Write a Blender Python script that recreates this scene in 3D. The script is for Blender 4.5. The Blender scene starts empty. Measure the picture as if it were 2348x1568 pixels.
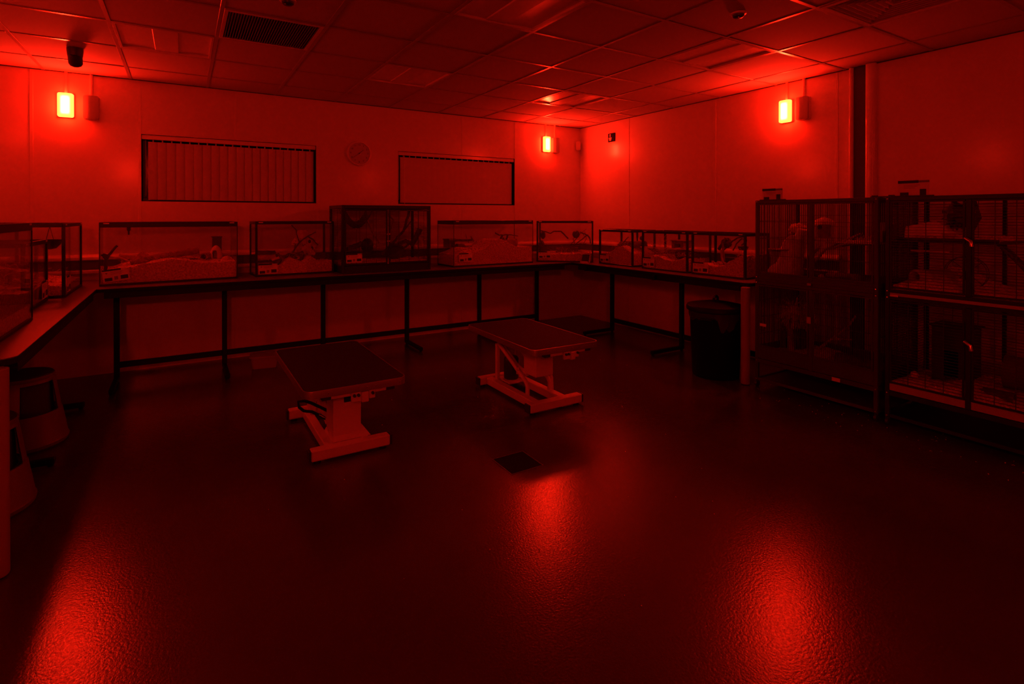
import bpy, math, random
from mathutils import Vector, Matrix, noise
random.seed(7)
S = bpy.context.scene
C = S.collection
PI = math.pi

# ------------------------------------------------------------------ camera
cam = bpy.data.cameras.new('camera')
cam.sensor_fit = 'HORIZONTAL'; cam.sensor_width = 36.0
cam.lens = 1214.46 / 2348 * 36
cam.shift_x = (1174 - 1148.3) / 2348
cam.shift_y = (502.5 - 784) / 2348
cam.clip_start = 0.05
co = bpy.data.objects.new('camera', cam); C.objects.link(co)
co.location = (0, 0, 1.383)
co.rotation_euler = (PI/2 - 0.00524, 0, -0.54094)
S.camera = co
# ------------------------------------------------------------------ world, exposure, lamp strength
w = bpy.data.worlds.new('night'); S.world = w; w.use_nodes = True
w.node_tree.nodes['Background'].inputs[0].default_value = (0, 0, 0, 1)
w.node_tree.nodes['Background'].inputs[1].default_value = 0
S.view_settings.view_transform = 'Standard'; S.view_settings.look = 'None'
S.view_settings.exposure = 0.0; S.view_settings.gamma = 1.0
S.view_settings.use_curve_mapping = False
S.cycles.transparent_max_bounces = 40
LAMP = 182.0            # radiance of the red bulkhead lamps

XR, YB, XL, YF, ZC = 4.771, 5.780, -1.710, -2.10, 2.61
ZW = 0.828

# ------------------------------------------------------------------ materials
MATS = {}
def mat(name, col, rough=0.5, metal=0.0, bump=0.0, bscale=60, var=0.0, spec=0.5, coat=0.0, coat_rough=0.1, detail=3):
    if name in MATS: return MATS[name]
    m = bpy.data.materials.new(name); m.use_nodes = True
    nt = m.node_tree; b = nt.nodes['Principled BSDF']
    if not isinstance(col, (tuple, list)): col = (col, col, col)
    b.inputs['Base Color'].default_value = (*col, 1)
    b.inputs['Roughness'].default_value = rough
    b.inputs['Metallic'].default_value = metal
    b.inputs['Specular IOR Level'].default_value = spec
    b.inputs['Coat Weight'].default_value = coat
    b.inputs['Coat Roughness'].default_value = coat_rough
    tc = nt.nodes.new('ShaderNodeTexCoord')
    n = nt.nodes.new('ShaderNodeTexNoise'); n.inputs['Scale'].default_value = bscale
    n.inputs['Detail'].default_value = detail
    nt.links.new(tc.outputs['Object'], n.inputs['Vector'])
    if var > 0:
        r = nt.nodes.new('ShaderNodeMapRange')
        r.inputs['From Min'].default_value = 0.3; r.inputs['From Max'].default_value = 0.7
        r.inputs['To Min'].default_value = 1 - var; r.inputs['To Max'].default_value = 1 + var
        nt.links.new(n.outputs['Fac'], r.inputs['Value'])
        mx = nt.nodes.new('ShaderNodeVectorMath'); mx.operation = 'SCALE'
        mx.inputs[0].default_value = col
        nt.links.new(r.outputs['Result'], mx.inputs['Scale'])
        nt.links.new(mx.outputs['Vector'], b.inputs['Base Color'])
    if bump > 0:
        bp = nt.nodes.new('ShaderNodeBump'); bp.inputs['Strength'].default_value = 1.0
        bp.inputs['Distance'].default_value = bump
        nt.links.new(n.outputs['Fac'], bp.inputs['Height'])
        nt.links.new(bp.outputs['Normal'], b.inputs['Normal'])
    MATS[name] = m
    return m

def glass_mat(name, tint, rough=0.02, body=0.0, ior=1.45):
    m = bpy.data.materials.new(name); m.use_nodes = True
    nt = m.node_tree; nt.nodes.remove(nt.nodes['Principled BSDF'])
    out = nt.nodes['Material Output']
    tr = nt.nodes.new('ShaderNodeBsdfTransparent'); tr.inputs['Color'].default_value = (*tint, 1)
    gl = nt.nodes.new('ShaderNodeBsdfGlossy'); gl.inputs['Roughness'].default_value = rough
    lw = nt.nodes.new('ShaderNodeLayerWeight'); lw.inputs['Blend'].default_value = .5
    pw = nt.nodes.new('ShaderNodeMath'); pw.operation = 'POWER'; pw.inputs[1].default_value = 5.0
    fr = nt.nodes.new('ShaderNodeMapRange'); fr.inputs['To Min'].default_value = .035; fr.inputs['To Max'].default_value = 1.0
    nt.links.new(lw.outputs['Facing'], pw.inputs[0]); nt.links.new(pw.outputs[0], fr.inputs['Value'])
    mx = nt.nodes.new('ShaderNodeMixShader')
    nt.links.new(fr.outputs[0], mx.inputs[0])
    last = tr
    if body > 0:
        df = nt.nodes.new('ShaderNodeBsdfDiffuse'); df.inputs['Color'].default_value = (.7, .7, .7, 1)
        m2 = nt.nodes.new('ShaderNodeMixShader'); m2.inputs[0].default_value = body
        nt.links.new(tr.outputs[0], m2.inputs[1]); nt.links.new(df.outputs[0], m2.inputs[2]); last = m2
    nt.links.new(last.outputs[0], mx.inputs[1]); nt.links.new(gl.outputs[0], mx.inputs[2])
    nt.links.new(mx.outputs[0], out.inputs['Surface'])
    return m

M_wall = mat('wall_cladding', .72, .30, bump=.0006, bscale=9, var=.02, detail=1, coat=.5, coat_rough=.16)
M_ceil = mat('ceiling_tile', .60, .85, bump=.0008, bscale=260, var=.05)
M_tbar = mat('ceiling_bar_metal', .42, .28, metal=.3, bump=.0001, bscale=30)
M_trim = mat('white_plastic_trim', .74, .22, bump=.0002, bscale=40)
M_white = mat('white_plastic', .75, .35, bump=.0002, bscale=50)
M_black = mat('black_powder_coat', .007, .55, bump=.0002, bscale=300, spec=.25)
M_edge = mat('black_rubber_edge', .008, .65, bump=.0001, bscale=200, spec=.2)
M_top = mat('grey_laminate', .15, .38, bump=.0001, bscale=120, var=.04)
M_wood = mat('brown_wood', (.30, .17, .09), .75, bump=.004, bscale=35, var=.35)
M_darkwood = mat('dark_bark', (.10, .06, .035), .85, bump=.006, bscale=30, var=.4)
M_pale = mat('pale_wood', (.62, .47, .30), .7, bump=.001, bscale=40, var=.15)
M_straw = mat('straw', (.62, .48, .26), .8, bump=.001, bscale=80, var=.25)
M_shav = mat('wood_shavings', (.74, .58, .40), .85, bump=.016, bscale=70, var=.38, detail=6)
M_paper = mat('white_paper', .80, .7, bump=.0001, bscale=90)
M_card = mat('card_stock', .72, .55, bump=.0001, bscale=90)
M_ink = mat('dark_print', .03, .6, bump=.0001, bscale=90)
M_inkmid = mat('grey_print', .22, .6, bump=.0001, bscale=90)
M_cage = mat('dark_hammered_metal', .055, .42, metal=.1, bump=.0008, bscale=160, var=.2)
M_wire = mat('dark_wire', .05, .38, metal=.3, bump=.0001, bscale=100)
M_frame = mat('tank_black_frame', .014, .4, bump=.0001, bscale=80)
M_cream = mat('cream_enamel', .66, .40, bump=.0002, bscale=90)
M_post = mat('grey_post_enamel', .34, .35, bump=.0002, bscale=90)
M_angle = mat('shadow_gap_angle', .07, .6, spec=.2)  # dark colour stands in for shade in the gap at the wall
M_bed = mat('white_fleece_cloth', .84, .9, bump=.004, bscale=45, var=.06)
M_alu = mat('aluminium_edge', .42, .32, metal=.75, bump=.0002, bscale=60)
M_mat = mat('black_ribbed_rubber', .022, .75, bump=.0006, bscale=220, spec=.18)
M_bin = mat('black_bin_plastic', .004, .5, bump=.0006, bscale=60, spec=.2)
M_bag = mat('bin_liner', .03, .25, bump=.002, bscale=40)
M_stool = mat('stool_grey_plastic', .13, .45, bump=.0004, bscale=120, var=.04)
M_stoolrub = mat('stool_rubber_pad', .02, .7, bump=.001, bscale=150)
M_felt = mat('grey_fleece', .10, .95, bump=.002, bscale=120, var=.2)
M_fleece = mat('pale_fleece', .66, .9, bump=.004, bscale=45, var=.1)
M_clay = mat('terracotta_clay', (.45, .2, .12), .8, bump=.001, bscale=70, var=.1)
M_dark = mat('dark_plastic', .03, .4, bump=.0003, bscale=70)
M_chrome = mat('bright_steel', .75, .2, metal=1, bump=.0001, bscale=70)
M_pan = mat('pale_tray_plastic', .40, .45, bump=.0004, bscale=50)
M_refl = mat('light_reflector', .78, .24, metal=.3, bump=.0012, bscale=7, detail=1)
M_night = mat('night_glass', .004, .08, bump=.0001, bscale=4)
M_blind = mat('blind_fabric', .62, .8, bump=.0003, bscale=200, var=.03)
M_glass = glass_mat('aquarium_glass', (.965, .965, .965), .02, body=.008)
M_dome = glass_mat('clock_glass', (.97, .97, .97), .03)
M_tubp = glass_mat('frosted_tub_plastic', (.6, .6, .6), .25, body=.45)
M_sign = mat('sign_dark_panel', .02, .8, spec=.1, bump=.0001, bscale=80)

def floor_material():
    m = bpy.data.materials.new('speckled_safety_vinyl'); m.use_nodes = True
    nt = m.node_tree; b = nt.nodes['Principled BSDF']
    tc = nt.nodes.new('ShaderNodeTexCoord')
    n1 = nt.nodes.new('ShaderNodeTexNoise'); n1.inputs['Scale'].default_value = 1.1; n1.inputs['Detail'].default_value = 4
    n2 = nt.nodes.new('ShaderNodeTexVoronoi'); n2.inputs['Scale'].default_value = 170
    n3 = nt.nodes.new('ShaderNodeTexNoise'); n3.inputs['Scale'].default_value = 110; n3.inputs['Detail'].default_value = 5
    for n in (n1, n2, n3): nt.links.new(tc.outputs['Object'], n.inputs['Vector'])
    r = nt.nodes.new('ShaderNodeValToRGB')
    r.color_ramp.elements[0].position = .0; r.color_ramp.elements[0].color = (.20, .20, .20, 1)
    r.color_ramp.elements[1].position = .16; r.color_ramp.elements[1].color = (.068, .068, .068, 1)
    nt.links.new(n2.outputs['Distance'], r.inputs['Fac'])
    mr = nt.nodes.new('ShaderNodeMapRange'); mr.inputs['From Min'].default_value = .3; mr.inputs['From Max'].default_value = .7
    mr.inputs['To Min'].default_value = .85; mr.inputs['To Max'].default_value = 1.15
    nt.links.new(n1.outputs['Fac'], mr.inputs['Value'])
    sc = nt.nodes.new('ShaderNodeVectorMath'); sc.operation = 'SCALE'
    nt.links.new(r.outputs['Color'], sc.inputs[0]); nt.links.new(mr.outputs['Result'], sc.inputs['Scale'])
    nt.links.new(sc.outputs['Vector'], b.inputs['Base Color'])
    rr = nt.nodes.new('ShaderNodeMapRange'); rr.inputs['From Min'].default_value = .3; rr.inputs['From Max'].default_value = .7
    rr.inputs['To Min'].default_value = .15; rr.inputs['To Max'].default_value = .27
    nt.links.new(n3.outputs['Fac'], rr.inputs['Value']); nt.links.new(rr.outputs['Result'], b.inputs['Roughness'])
    bp = nt.nodes.new('ShaderNodeBump'); bp.inputs['Distance'].default_value = .0007; bp.inputs['Strength'].default_value = 1
    nt.links.new(n3.outputs['Fac'], bp.inputs['Height']); nt.links.new(bp.outputs['Normal'], b.inputs['Normal'])
    return m
M_floor = floor_material()

def lamp_material(power=1.0):
    m = bpy.data.materials.new('lit_red_lamp_diffuser'); m.use_nodes = True
    nt = m.node_tree; nt.nodes.remove(nt.nodes['Principled BSDF'])
    out = nt.nodes['Material Output']
    tc = nt.nodes.new('ShaderNodeTexCoord'); sp = nt.nodes.new('ShaderNodeSeparateXYZ')
    nt.links.new(tc.outputs['Object'], sp.inputs[0])
    def fall(axis, a, b_):
        ab = nt.nodes.new('ShaderNodeMath'); ab.operation = 'ABSOLUTE'; nt.links.new(sp.outputs[axis], ab.inputs[0])
        r = nt.nodes.new('ShaderNodeMapRange'); r.interpolation_type = 'SMOOTHSTEP'
        r.inputs['From Min'].default_value = a; r.inputs['From Max'].default_value = b_
        r.inputs['To Min'].default_value = 1; r.inputs['To Max'].default_value = 0
        nt.links.new(ab.outputs[0], r.inputs['Value']); return r
    fx = fall('X', .012, .040); fz = fall('Z', .052, .088)
    mu = nt.nodes.new('ShaderNodeMath'); mu.operation = 'MULTIPLY'
    nt.links.new(fx.outputs[0], mu.inputs[0]); nt.links.new(fz.outputs[0], mu.inputs[1])
    ramp = nt.nodes.new('ShaderNodeMix'); ramp.data_type = 'RGBA'
    ramp.inputs[6].default_value = (1, .0062, .0009, 1); ramp.inputs[7].default_value = (1.35, .030, .0100, 1)
    nt.links.new(mu.outputs[0], ramp.inputs[0])
    em = nt.nodes.new('ShaderNodeEmission'); em.inputs['Strength'].default_value = LAMP * power
    nt.links.new(ramp.outputs[2], em.inputs['Color']); nt.links.new(em.outputs[0], out.inputs['Surface'])
    return m
M_lamp = lamp_material(); M_lamp_dim = lamp_material(.34); M_lamp_bright = lamp_material(1.7)   # off-view lamp powers set to balance the room's brightness

# ------------------------------------------------------------------ mesh builder
class MB:
    def __init__(s): s.v = []; s.f = []; s.m = None
    def add(s, vs, fs):
        o = len(s.v); s.v += [tuple(p) for p in vs]; s.f += [tuple(i + o for i in f) for f in fs]; return s
    def box(s, x0, x1, y0, y1, z0, z1, bev=0.0, M=None):
        if x1 < x0: x0, x1 = x1, x0
        if y1 < y0: y0, y1 = y1, y0
        if z1 < z0: z0, z1 = z1, z0
        b = min(bev, (x1-x0)/2.01, (y1-y0)/2.01, (z1-z0)/2.01)
        if b <= 0:
            vs = [(x, y, z) for z in (z0, z1) for x, y in ((x0, y0), (x1, y0), (x1, y1), (x0, y1))]
            fs = [(3,2,1,0), (4,5,6,7), (0,1,5,4), (1,2,6,5), (2,3,7,6), (3,0,4,7)]
        else:
            vs = []; idx = {}
            for ix, (xa, sx) in enumerate(((x0, 1), (x1, -1))):
                for iy, (ya, sy) in enumerate(((y0, 1), (y1, -1))):
                    for iz, (za, sz) in enumerate(((z0, 1), (z1, -1))):
                        for k in range(3):
                            p = [xa + sx*b, ya + sy*b, za + sz*b]
                            p[k] = (xa, ya, za)[k]
                            idx[(ix, iy, iz, k)] = len(vs); vs.append(p)
            fs = []
            for k in range(3):
                a, c = [(1, 2), (2, 0), (0, 1)][k]
                for sd in (0, 1):
                    q = []
                    for (u, w_) in ((0, 0), (1, 0), (1, 1), (0, 1)):
                        t = [0, 0, 0]; t[k] = sd; t[a] = u; t[c] = w_
                        q.append(idx[(*t, k)])
                    fs.append(tuple(q if sd else q[::-1]))
            for k in range(3):
                a, c = [(1, 2), (2, 0), (0, 1)][k]
                for u in (0, 1):
                    for w_ in (0, 1):
                        t0 = [0, 0, 0]; t0[a] = u; t0[c] = w_
                        t1 = list(t0); t1[k] = 1
                        fs.append((idx[(*t0, a)], idx[(*t1, a)], idx[(*t1, c)], idx[(*t0, c)]))
            for ix in (0, 1):
                for iy in (0, 1):
                    for iz in (0, 1):
                        fs.append(tuple(idx[(ix, iy, iz, k)] for k in range(3)))
        if M is not None: vs = [M @ Vector(p) for p in vs]
        return s.add(vs, fs)
    def tube(s, pts, r, n=10, caps=True, flat=None):
        pts = [Vector(p) for p in pts]; rs = r if isinstance(r, (list, tuple)) else [r]*len(pts)
        rings = []; prev = None
        for i, p in enumerate(pts):
            d = (pts[min(i+1, len(pts)-1)] - pts[max(i-1, 0)]).normalized()
            if prev is None:
                ref = Vector((0, 0, 1)) if abs(d.z) < .9 else Vector((1, 0, 0))
                u = d.cross(ref).normalized()
            else:
                u = (prev - d*prev.dot(d)).normalized()
            v = d.cross(u); prev = u
            ring = []
            for k in range(n):
                a = 2*PI*k/n + (PI/4 if n == 4 else 0)
                ring.append(p + (u*math.cos(a) + v*math.sin(a))*rs[i]*(1.4142 if n == 4 else 1))
            rings.append(ring)
        vs = [q for ring in rings for q in ring]; fs = []
        for i in range(len(pts)-1):
            for k in range(n):
                a = i*n+k; b = i*n+(k+1) % n
                fs.append((a, b, b+n, a+n))
        if caps: fs += [tuple(range(n))[::-1], tuple((len(pts)-1)*n+k for k in range(n))]
        return s.add(vs, fs)
    def pipe(s, pts, ro, ri, n=20):
        """hollow straight tube"""
        a, b = Vector(pts[0]), Vector(pts[1]); d = (b-a).normalized()
        ref = Vector((0, 0, 1)) if abs(d.z) < .9 else Vector((1, 0, 0))
        u = d.cross(ref).normalized(); v = d.cross(u); vs = []
        for p, r in ((a, ro), (b, ro), (b, ri), (a, ri)):
            vs += [p + (u*math.cos(2*PI*k/n) + v*math.sin(2*PI*k/n))*r for k in range(n)]
        fs = []
        for i in range(4):
            j = (i+1) % 4
            for k in range(n): fs.append((i*n+k, i*n+(k+1) % n, j*n+(k+1) % n, j*n+k))
        return s.add(vs, fs)
    def lathe(s, prof, n=32, M=None, a0=0, a1=2*PI):
        full = abs(a1-a0-2*PI) < 1e-6; cnt = n if full else n+1; vs = []; fs = []
        for r, z in prof:
            for k in range(cnt):
                a = a0 + (a1-a0)*k/n; vs.append(Vector((r*math.cos(a), r*math.sin(a), z)))
        for i in range(len(prof)-1):
            for k in range(n):
                k2 = (k+1) % cnt if full else k+1
                fs.append((i*cnt+k, i*cnt+k2, (i+1)*cnt+k2, (i+1)*cnt+k))
        if M is not None: vs = [M @ p for p in vs]
        return s.add(vs, fs)
    def prism(s, poly, z0, z1, M=None):
        n = len(poly); vs = [Vector((x, y, z0)) for x, y in poly] + [Vector((x, y, z1)) for x, y in poly]
        fs = [tuple(range(n))[::-1], tuple(range(n, 2*n))] + [(k, (k+1) % n, (k+1) % n+n, k+n) for k in range(n)]
        if M is not None: vs = [M @ p for p in vs]
        return s.add(vs, fs)
    def blob(s, c, rx, ry, rz, amp=.15, freq=3, n=18, m=12, seed=0, M=None):
        vs = []; fs = []
        for i in range(m+1):
            th = PI*i/m
            for k in range(n):
                ph = 2*PI*k/n
                d = Vector((math.sin(th)*math.cos(ph), math.sin(th)*math.sin(ph), math.cos(th)))
                q = 1 + amp*noise.noise(d*freq + Vector((seed*7.3, seed*3.1, 0)))
                vs.append(Vector((c[0]+d.x*rx*q, c[1]+d.y*ry*q, c[2]+d.z*rz*q)))
        for i in range(m):
            for k in range(n): fs.append((i*n+k, i*n+(k+1) % n, (i+1)*n+(k+1) % n, (i+1)*n+k))
        if M is not None: vs = [M @ p for p in vs]
        return s.add(vs, fs)
    def obj(s, name, material, parent=None, smooth=False, bev=0):
        me = bpy.data.meshes.new(name); me.from_pydata([tuple(p) for p in s.v], [], s.f); me.update()
        me.materials.append(material)
        o = bpy.data.objects.new(name, me); C.objects.link(o)
        if parent is not None: o.parent = parent
        if smooth:
            for p in me.polygons: p.use_smooth = True
            try: me.set_sharp_from_angle(angle=math.radians(38))
            except Exception: pass
        if bev > 0:
            bm_ = o.modifiers.new('bevel', 'BEVEL'); bm_.width = bev; bm_.segments = 2; bm_.limit_method = 'ANGLE'
        return o

def tag(o, label, cat, group=None, kind=None):
    o['label'] = label; o['category'] = cat
    if group: o['group'] = group
    if kind: o['kind'] = kind
    return o
def thing(name, label, cat, loc=(0, 0, 0), rz=0, group=None):
    o = bpy.data.objects.new(name, None); C.objects.link(o)
    o.location = loc; o.rotation_euler = (0, 0, rz)
    return tag(o, label, cat, group)
def struct(o, label=None):
    o['kind'] = 'structure'
    if label: o['label'] = label
    return o
def copy_tree(o, parent=None):
    c = o.copy(); C.objects.link(c)
    if parent is not None: c.parent = parent
    for ch in list(o.children): copy_tree(ch, c)
    return c
def place(loc, rz): return Matrix.Translation(Vector(loc)) @ Matrix.Rotation(rz, 4, 'Z')
def rounded_rect(w, h, r, n=6, cx=0, cy=0):
    out = []
    for (sx, sy, a0) in ((1, 1, 0), (-1, 1, 90), (-1, -1, 180), (1, -1, 270)):
        for k in range(n+1):
            a = math.radians(a0 + 90*k/n)
            out.append((cx + sx*(w/2-r) + r*math.cos(a), cy + sy*(h/2-r) + r*math.sin(a)))
    return out

# ------------------------------------------------------------------ room shell
struct(MB().box(XL-.2, XR+.2, YF-.2, YB+.2, -.1, 0).obj('floor', M_floor), 'dark speckled vinyl floor')
W1 = (-.321, 1.206, 1.520, 2.128); W2 = (2.108, 3.681, 1.525, 2.128)
def wall_with_holes():
    b = MB(); xs = [XL-.15, W1[0], W1[1], W2[0], W2[1], XR+.15]
    for i in range(5):
        x0, x1 = xs[i], xs[i+1]
        if i in (1, 3):
            z0, z1 = (W1 if i == 1 else W2)[2:]
            b.box(x0, x1, YB, YB+.16, -.1, z0); b.box(x0, x1, YB, YB+.16, z1, ZC+.3)
        else: b.box(x0, x1, YB, YB+.16, -.1, ZC+.3)
    return b
struct(wall_with_holes().obj('wall_back', M_wall), 'back wall of smooth white cladding')
struct(MB().box(XR, XR+.15, YF-.15, YB, -.1, ZC+.3).obj('wall_right', M_wall), 'right wall of smooth white cladding')
struct(MB().box(XL-.15, XL, YF-.15, YB, -.1, ZC+.3).obj('wall_left', M_wall), 'left wall behind the desk')
struct(MB().box(XL, XR, YF-.15, YF, -.1, ZC+.3).obj('wall_front', M_wall), 'wall behind the camera')
# panel joint strips
k = 1
for x in (-1.074, -.330, .446, 1.225, 2.925, 3.690):
    z0 = 0 if x not in (-.330, 1.225, 3.690) else 0
    b = MB()
    if x in (.446, 2.925): b.box(x-.011, x+.011, YB-.003, YB, .005, 1.515, .0012); b.box(x-.011, x+.011, YB-.003, YB, 2.132, ZC-.004, .0012)
    else: b.box(x-.011, x+.011, YB-.003, YB, .005, ZC-.004, .0012)
    o = b.obj('trim_%d' % k, M_trim); struct(o, 'slim white joint strip on back wall'); k += 1
for y in (4.842, 3.592, 2.392):
    o = MB().box(XR-.003, XR, y-.011, y+.011, .005, ZC-.004, .0012).obj('trim_%d' % k, M_trim); struct(o, 'slim white joint strip on right wall'); k += 1
# ceiling wall angle
ang = MB()
ang.box(XL, XR, YB-.010, YB, ZC-.003, ZC+.02); ang.box(XR-.010, XR, YF, YB-.010, ZC-.003, ZC+.02)
ang.box(XL, XL+.010, YF, YB-.010, ZC-.003, ZC+.02)
struct(ang.obj('trim_%d' % k, M_angle), 'edge angle round the ceiling'); k += 1

# ceiling grid
X0, Y0 = 3.804, 4.726
cols = [X0 + .6*i for i in range(-9, 2)]; rows = [Y0 + .6*j for j in range(-11, 2)]
xe = [XL] + [x for x in cols if XL+.02 < x < XR-.02] + [XR]
ye = [YF] + [y for y in rows if YF+.02 < y < YB-.02] + [YB]
lights = [(X0-.6, Y0-.6), (X0-2.4, Y0-.6), (X0-4.2, Y0-.6), (X0-.6, Y0-2.4), (X0-2.4, Y0-2.4), (X0-4.2, Y0-2.4), (X0-.6, Y0-4.2), (X0-2.4, Y0-4.2), (X0-4.2, Y0-4.2)]
vent = (X0-3.6, Y0-1.2); diff = (X0-.6, Y0-3.6)
skip = {(round(x, 2), round(y, 2)) for x, y in lights + [vent, diff]}
cb = MB()
for i in range(len(xe)-1):
    for j in range(len(ye)-1):
        if (round(xe[i], 2), round(ye[j], 2)) in skip: continue
        dz = .005*noise.noise(Vector((i*1.7, j*2.3, 0))) * .4
        cb.box(xe[i]+.001, xe[i+1]-.001, ye[j]+.001, ye[j+1]-.001, ZC+.004+max(dz, -.002), ZC+.02)
struct(cb.obj('ceiling', M_ceil), 'suspended ceiling of square mineral tiles')
gb = MB()
for x in xe[1:-1]: gb.box(x-.012, x+.012, YF, YB, ZC, ZC+.003, .0008)
for j, y in enumerate(ye[1:-1]):
    for i in range(len(xe)-1):
        gb.box(xe[i]+(.012 if i else 0), xe[i+1]-(.012 if i < len(xe)-2 else 0), y-.012, y+.012, ZC, ZC+.003, .0008)
struct(gb.obj('trim_%d' % k, M_tbar), 'thin metal ceiling grid bars'); k += 1
struct(MB().box(XL-.15, XR+.15, YF-.15, YB+.15, ZC+.25, ZC+.35).obj('ceiling_slab', M_dark), 'slab above the ceiling')

# ------------------------------------------------------------------ recessed ceiling lights (off)
LL = ['square recessed ceiling light nearest the far right corner', 'square recessed ceiling light in front of the wall clock',
      'square recessed ceiling light at the left, beside the dark air grille', 'square recessed ceiling light just left of the right wall lamp',
      'square recessed ceiling light at the top centre with mirror-like panes']
def ceiling_light():
    t = thing('ceiling_light', LL[0], 'ceiling light', group='unlit recessed ceiling lights')
    f = MB(); a, b_ = .013, .587
    for (x0, x1, y0, y1) in ((a, b_, a, a+.016), (a, b_, b_-.016, b_), (a, a+.016, a+.016, b_-.016), (b_-.016, b_, a+.016, b_-.016)):
        f.box(x0, x1, y0, y1, -.001, .05, .001)
    f.box(a, b_, a, b_, .075, .085); f.box(a, a+.004, a, b_, .05, .076); f.box(b_-.004, b_, a, b_, .05, .076)
    f.box(a+.004, b_-.004, a, a+.004, .05, .076); f.box(a+.004, b_-.004, b_-.004, b_, .05, .076)
    f.obj('frame', M_trim, t)
    c = MB().box(.225, .375, .03, .57, .004, .074, .004); c.obj('lamp_cover', M_white, t)
    for x0, x1, tilt in ((.030, .224, 1), (.376, .570, -1)):
        r = MB(); n = 8
        vs = []; fs = []
        for q in range(n+1):
            u = q/n; x = x0 + (x1-x0)*u; z = .015 - .006*((u if tilt > 0 else 1-u)-.35)**2*1.4
            vs += [(x, .030, z), (x, .570, z)]
        for q in range(n): fs.append((2*q, 2*q+1, 2*q+3, 2*q+2))
        r.add(vs, fs); r.obj('reflector', M_refl, t, smooth=True)
    return t
cl = ceiling_light()
for i, (x, y) in enumerate(lights[:5]):
    o = cl if i == 0 else copy_tree(cl)
    o.location = (x, y, ZC); o['label'] = LL[i]
# plain panels above the tile gaps out of view
for x, y in lights[5:]:
    o = copy_tree(cl); o.location = (x, y, ZC); o['label'] = 'square recessed ceiling light outside the picture'; 

# slotted return vent
t = thing('ceiling_vent', 'dark slotted square air grille in the ceiling, left of the middle', 'vent', (vent[0], vent[1], ZC))
f = MB()
for (x0, x1, y0, y1) in ((.013, .587, .013, .035), (.013, .587, .565, .587), (.013, .035, .035, .565), (.565, .587, .035, .565)): f.box(x0, x1, y0, y1, -.002, .01, .001)
f.obj('frame', M_trim, t)
MB().box(.02, .58, .02, .58, .05, .06).obj('backing', M_dark, t)
sl = MB()
for q in range(34):
    x = .042 + q*.0156
    sl.box(x, x+.006, .035, .565, .0, .02)
sl.obj('slats', mat('vent_slat', .16, .5), t)
# four-way diffuser
t = thing('air_diffuser', 'four-way louvred air diffuser at the top right of the ceiling', 'vent', (diff[0]+.3, diff[1]+.3, ZC))
f = MB()
for (x0, x1, y0, y1) in ((-.287, .287, -.287, -.262), (-.287, .287, .262, .287), (-.287, -.262, -.262, .262), (.262, .287, -.262, .262)): f.box(x0, x1, y0, y1, -.004, .01, .001)
f.obj('frame', M_trim, t)
MB().box(-.28, .28, -.28, .28, .10, .11).obj('backing', M_dark, t)
lo = MB()
for q in range(7):
    a = .255 - q*.034; b_ = a-.022
    for s_ in range(4):
        Mr = Matrix.Rotation(s_*PI/2, 4, 'Z')
        vs = [(-a, -a, .002), (a, -a, .002), (b_, -b_, .034), (-b_, -b_, .034)]
        vs2 = [(x, y+.002, z+.002) for x, y, z in vs]
        allv = [Mr @ Vector(p) for p in vs+vs2]
        lo.add(allv, [(0, 1, 2, 3), (7, 6, 5, 4), (0, 4, 5, 1), (3, 2, 6, 7)])
lo.obj('louvres', M_trim, t)
# smoke detector, second detector, camera
def detector(loc, label):
    t = thing('smoke_detector', label, 'smoke detector', loc, group='round detectors on the ceiling')
    MB().lathe([(0, 0), (.045, 0), (.045, -.008), (.040, -.011), (.0, -.011)], 28).obj('base', M_white, t, smooth=True)
    MB().lathe([(.034, -.011), (.032, -.022), (.022, -.030), (0, -.032)], 28).obj('cover', M_dark, t, smooth=True)
    MB().blob((-.015, -.012, -.029), .005, .005, .004, 0).obj('indicator', M_chrome, t, smooth=True)
    return t
detector((2.879, 2.008, ZC), 'round smoke detector on the ceiling right of the top centre light')
detector((.515, 3.202, ZC), 'round smoke detector at the top edge, beside the dark air grille')
t = thing('ceiling_sensor', 'small dark cylindrical sensor hanging from the ceiling above the left lamp', 'sensor', (-.672, 4.937, ZC))
MB().lathe([(0, 0), (.05, 0), (.05, -.015), (.046, -.055), (0, -.055)], 24).obj('base', M_dark, t, smooth=True)
Mt = Matrix.Translation((0, -.01, -.04)) @ Matrix.Rotation(math.radians(28), 4, 'X')
MB().lathe([(0, 0), (.045, 0), (.043, -.07), (.034, -.086), (0, -.086)], 24, Mt).obj('housing', M_dark, t, smooth=True)
MB().lathe([(0, -.087), (.026, -.087), (.02, -.094), (0, -.096)], 20, Mt).obj('lens', M_pale, t, smooth=True)

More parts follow.
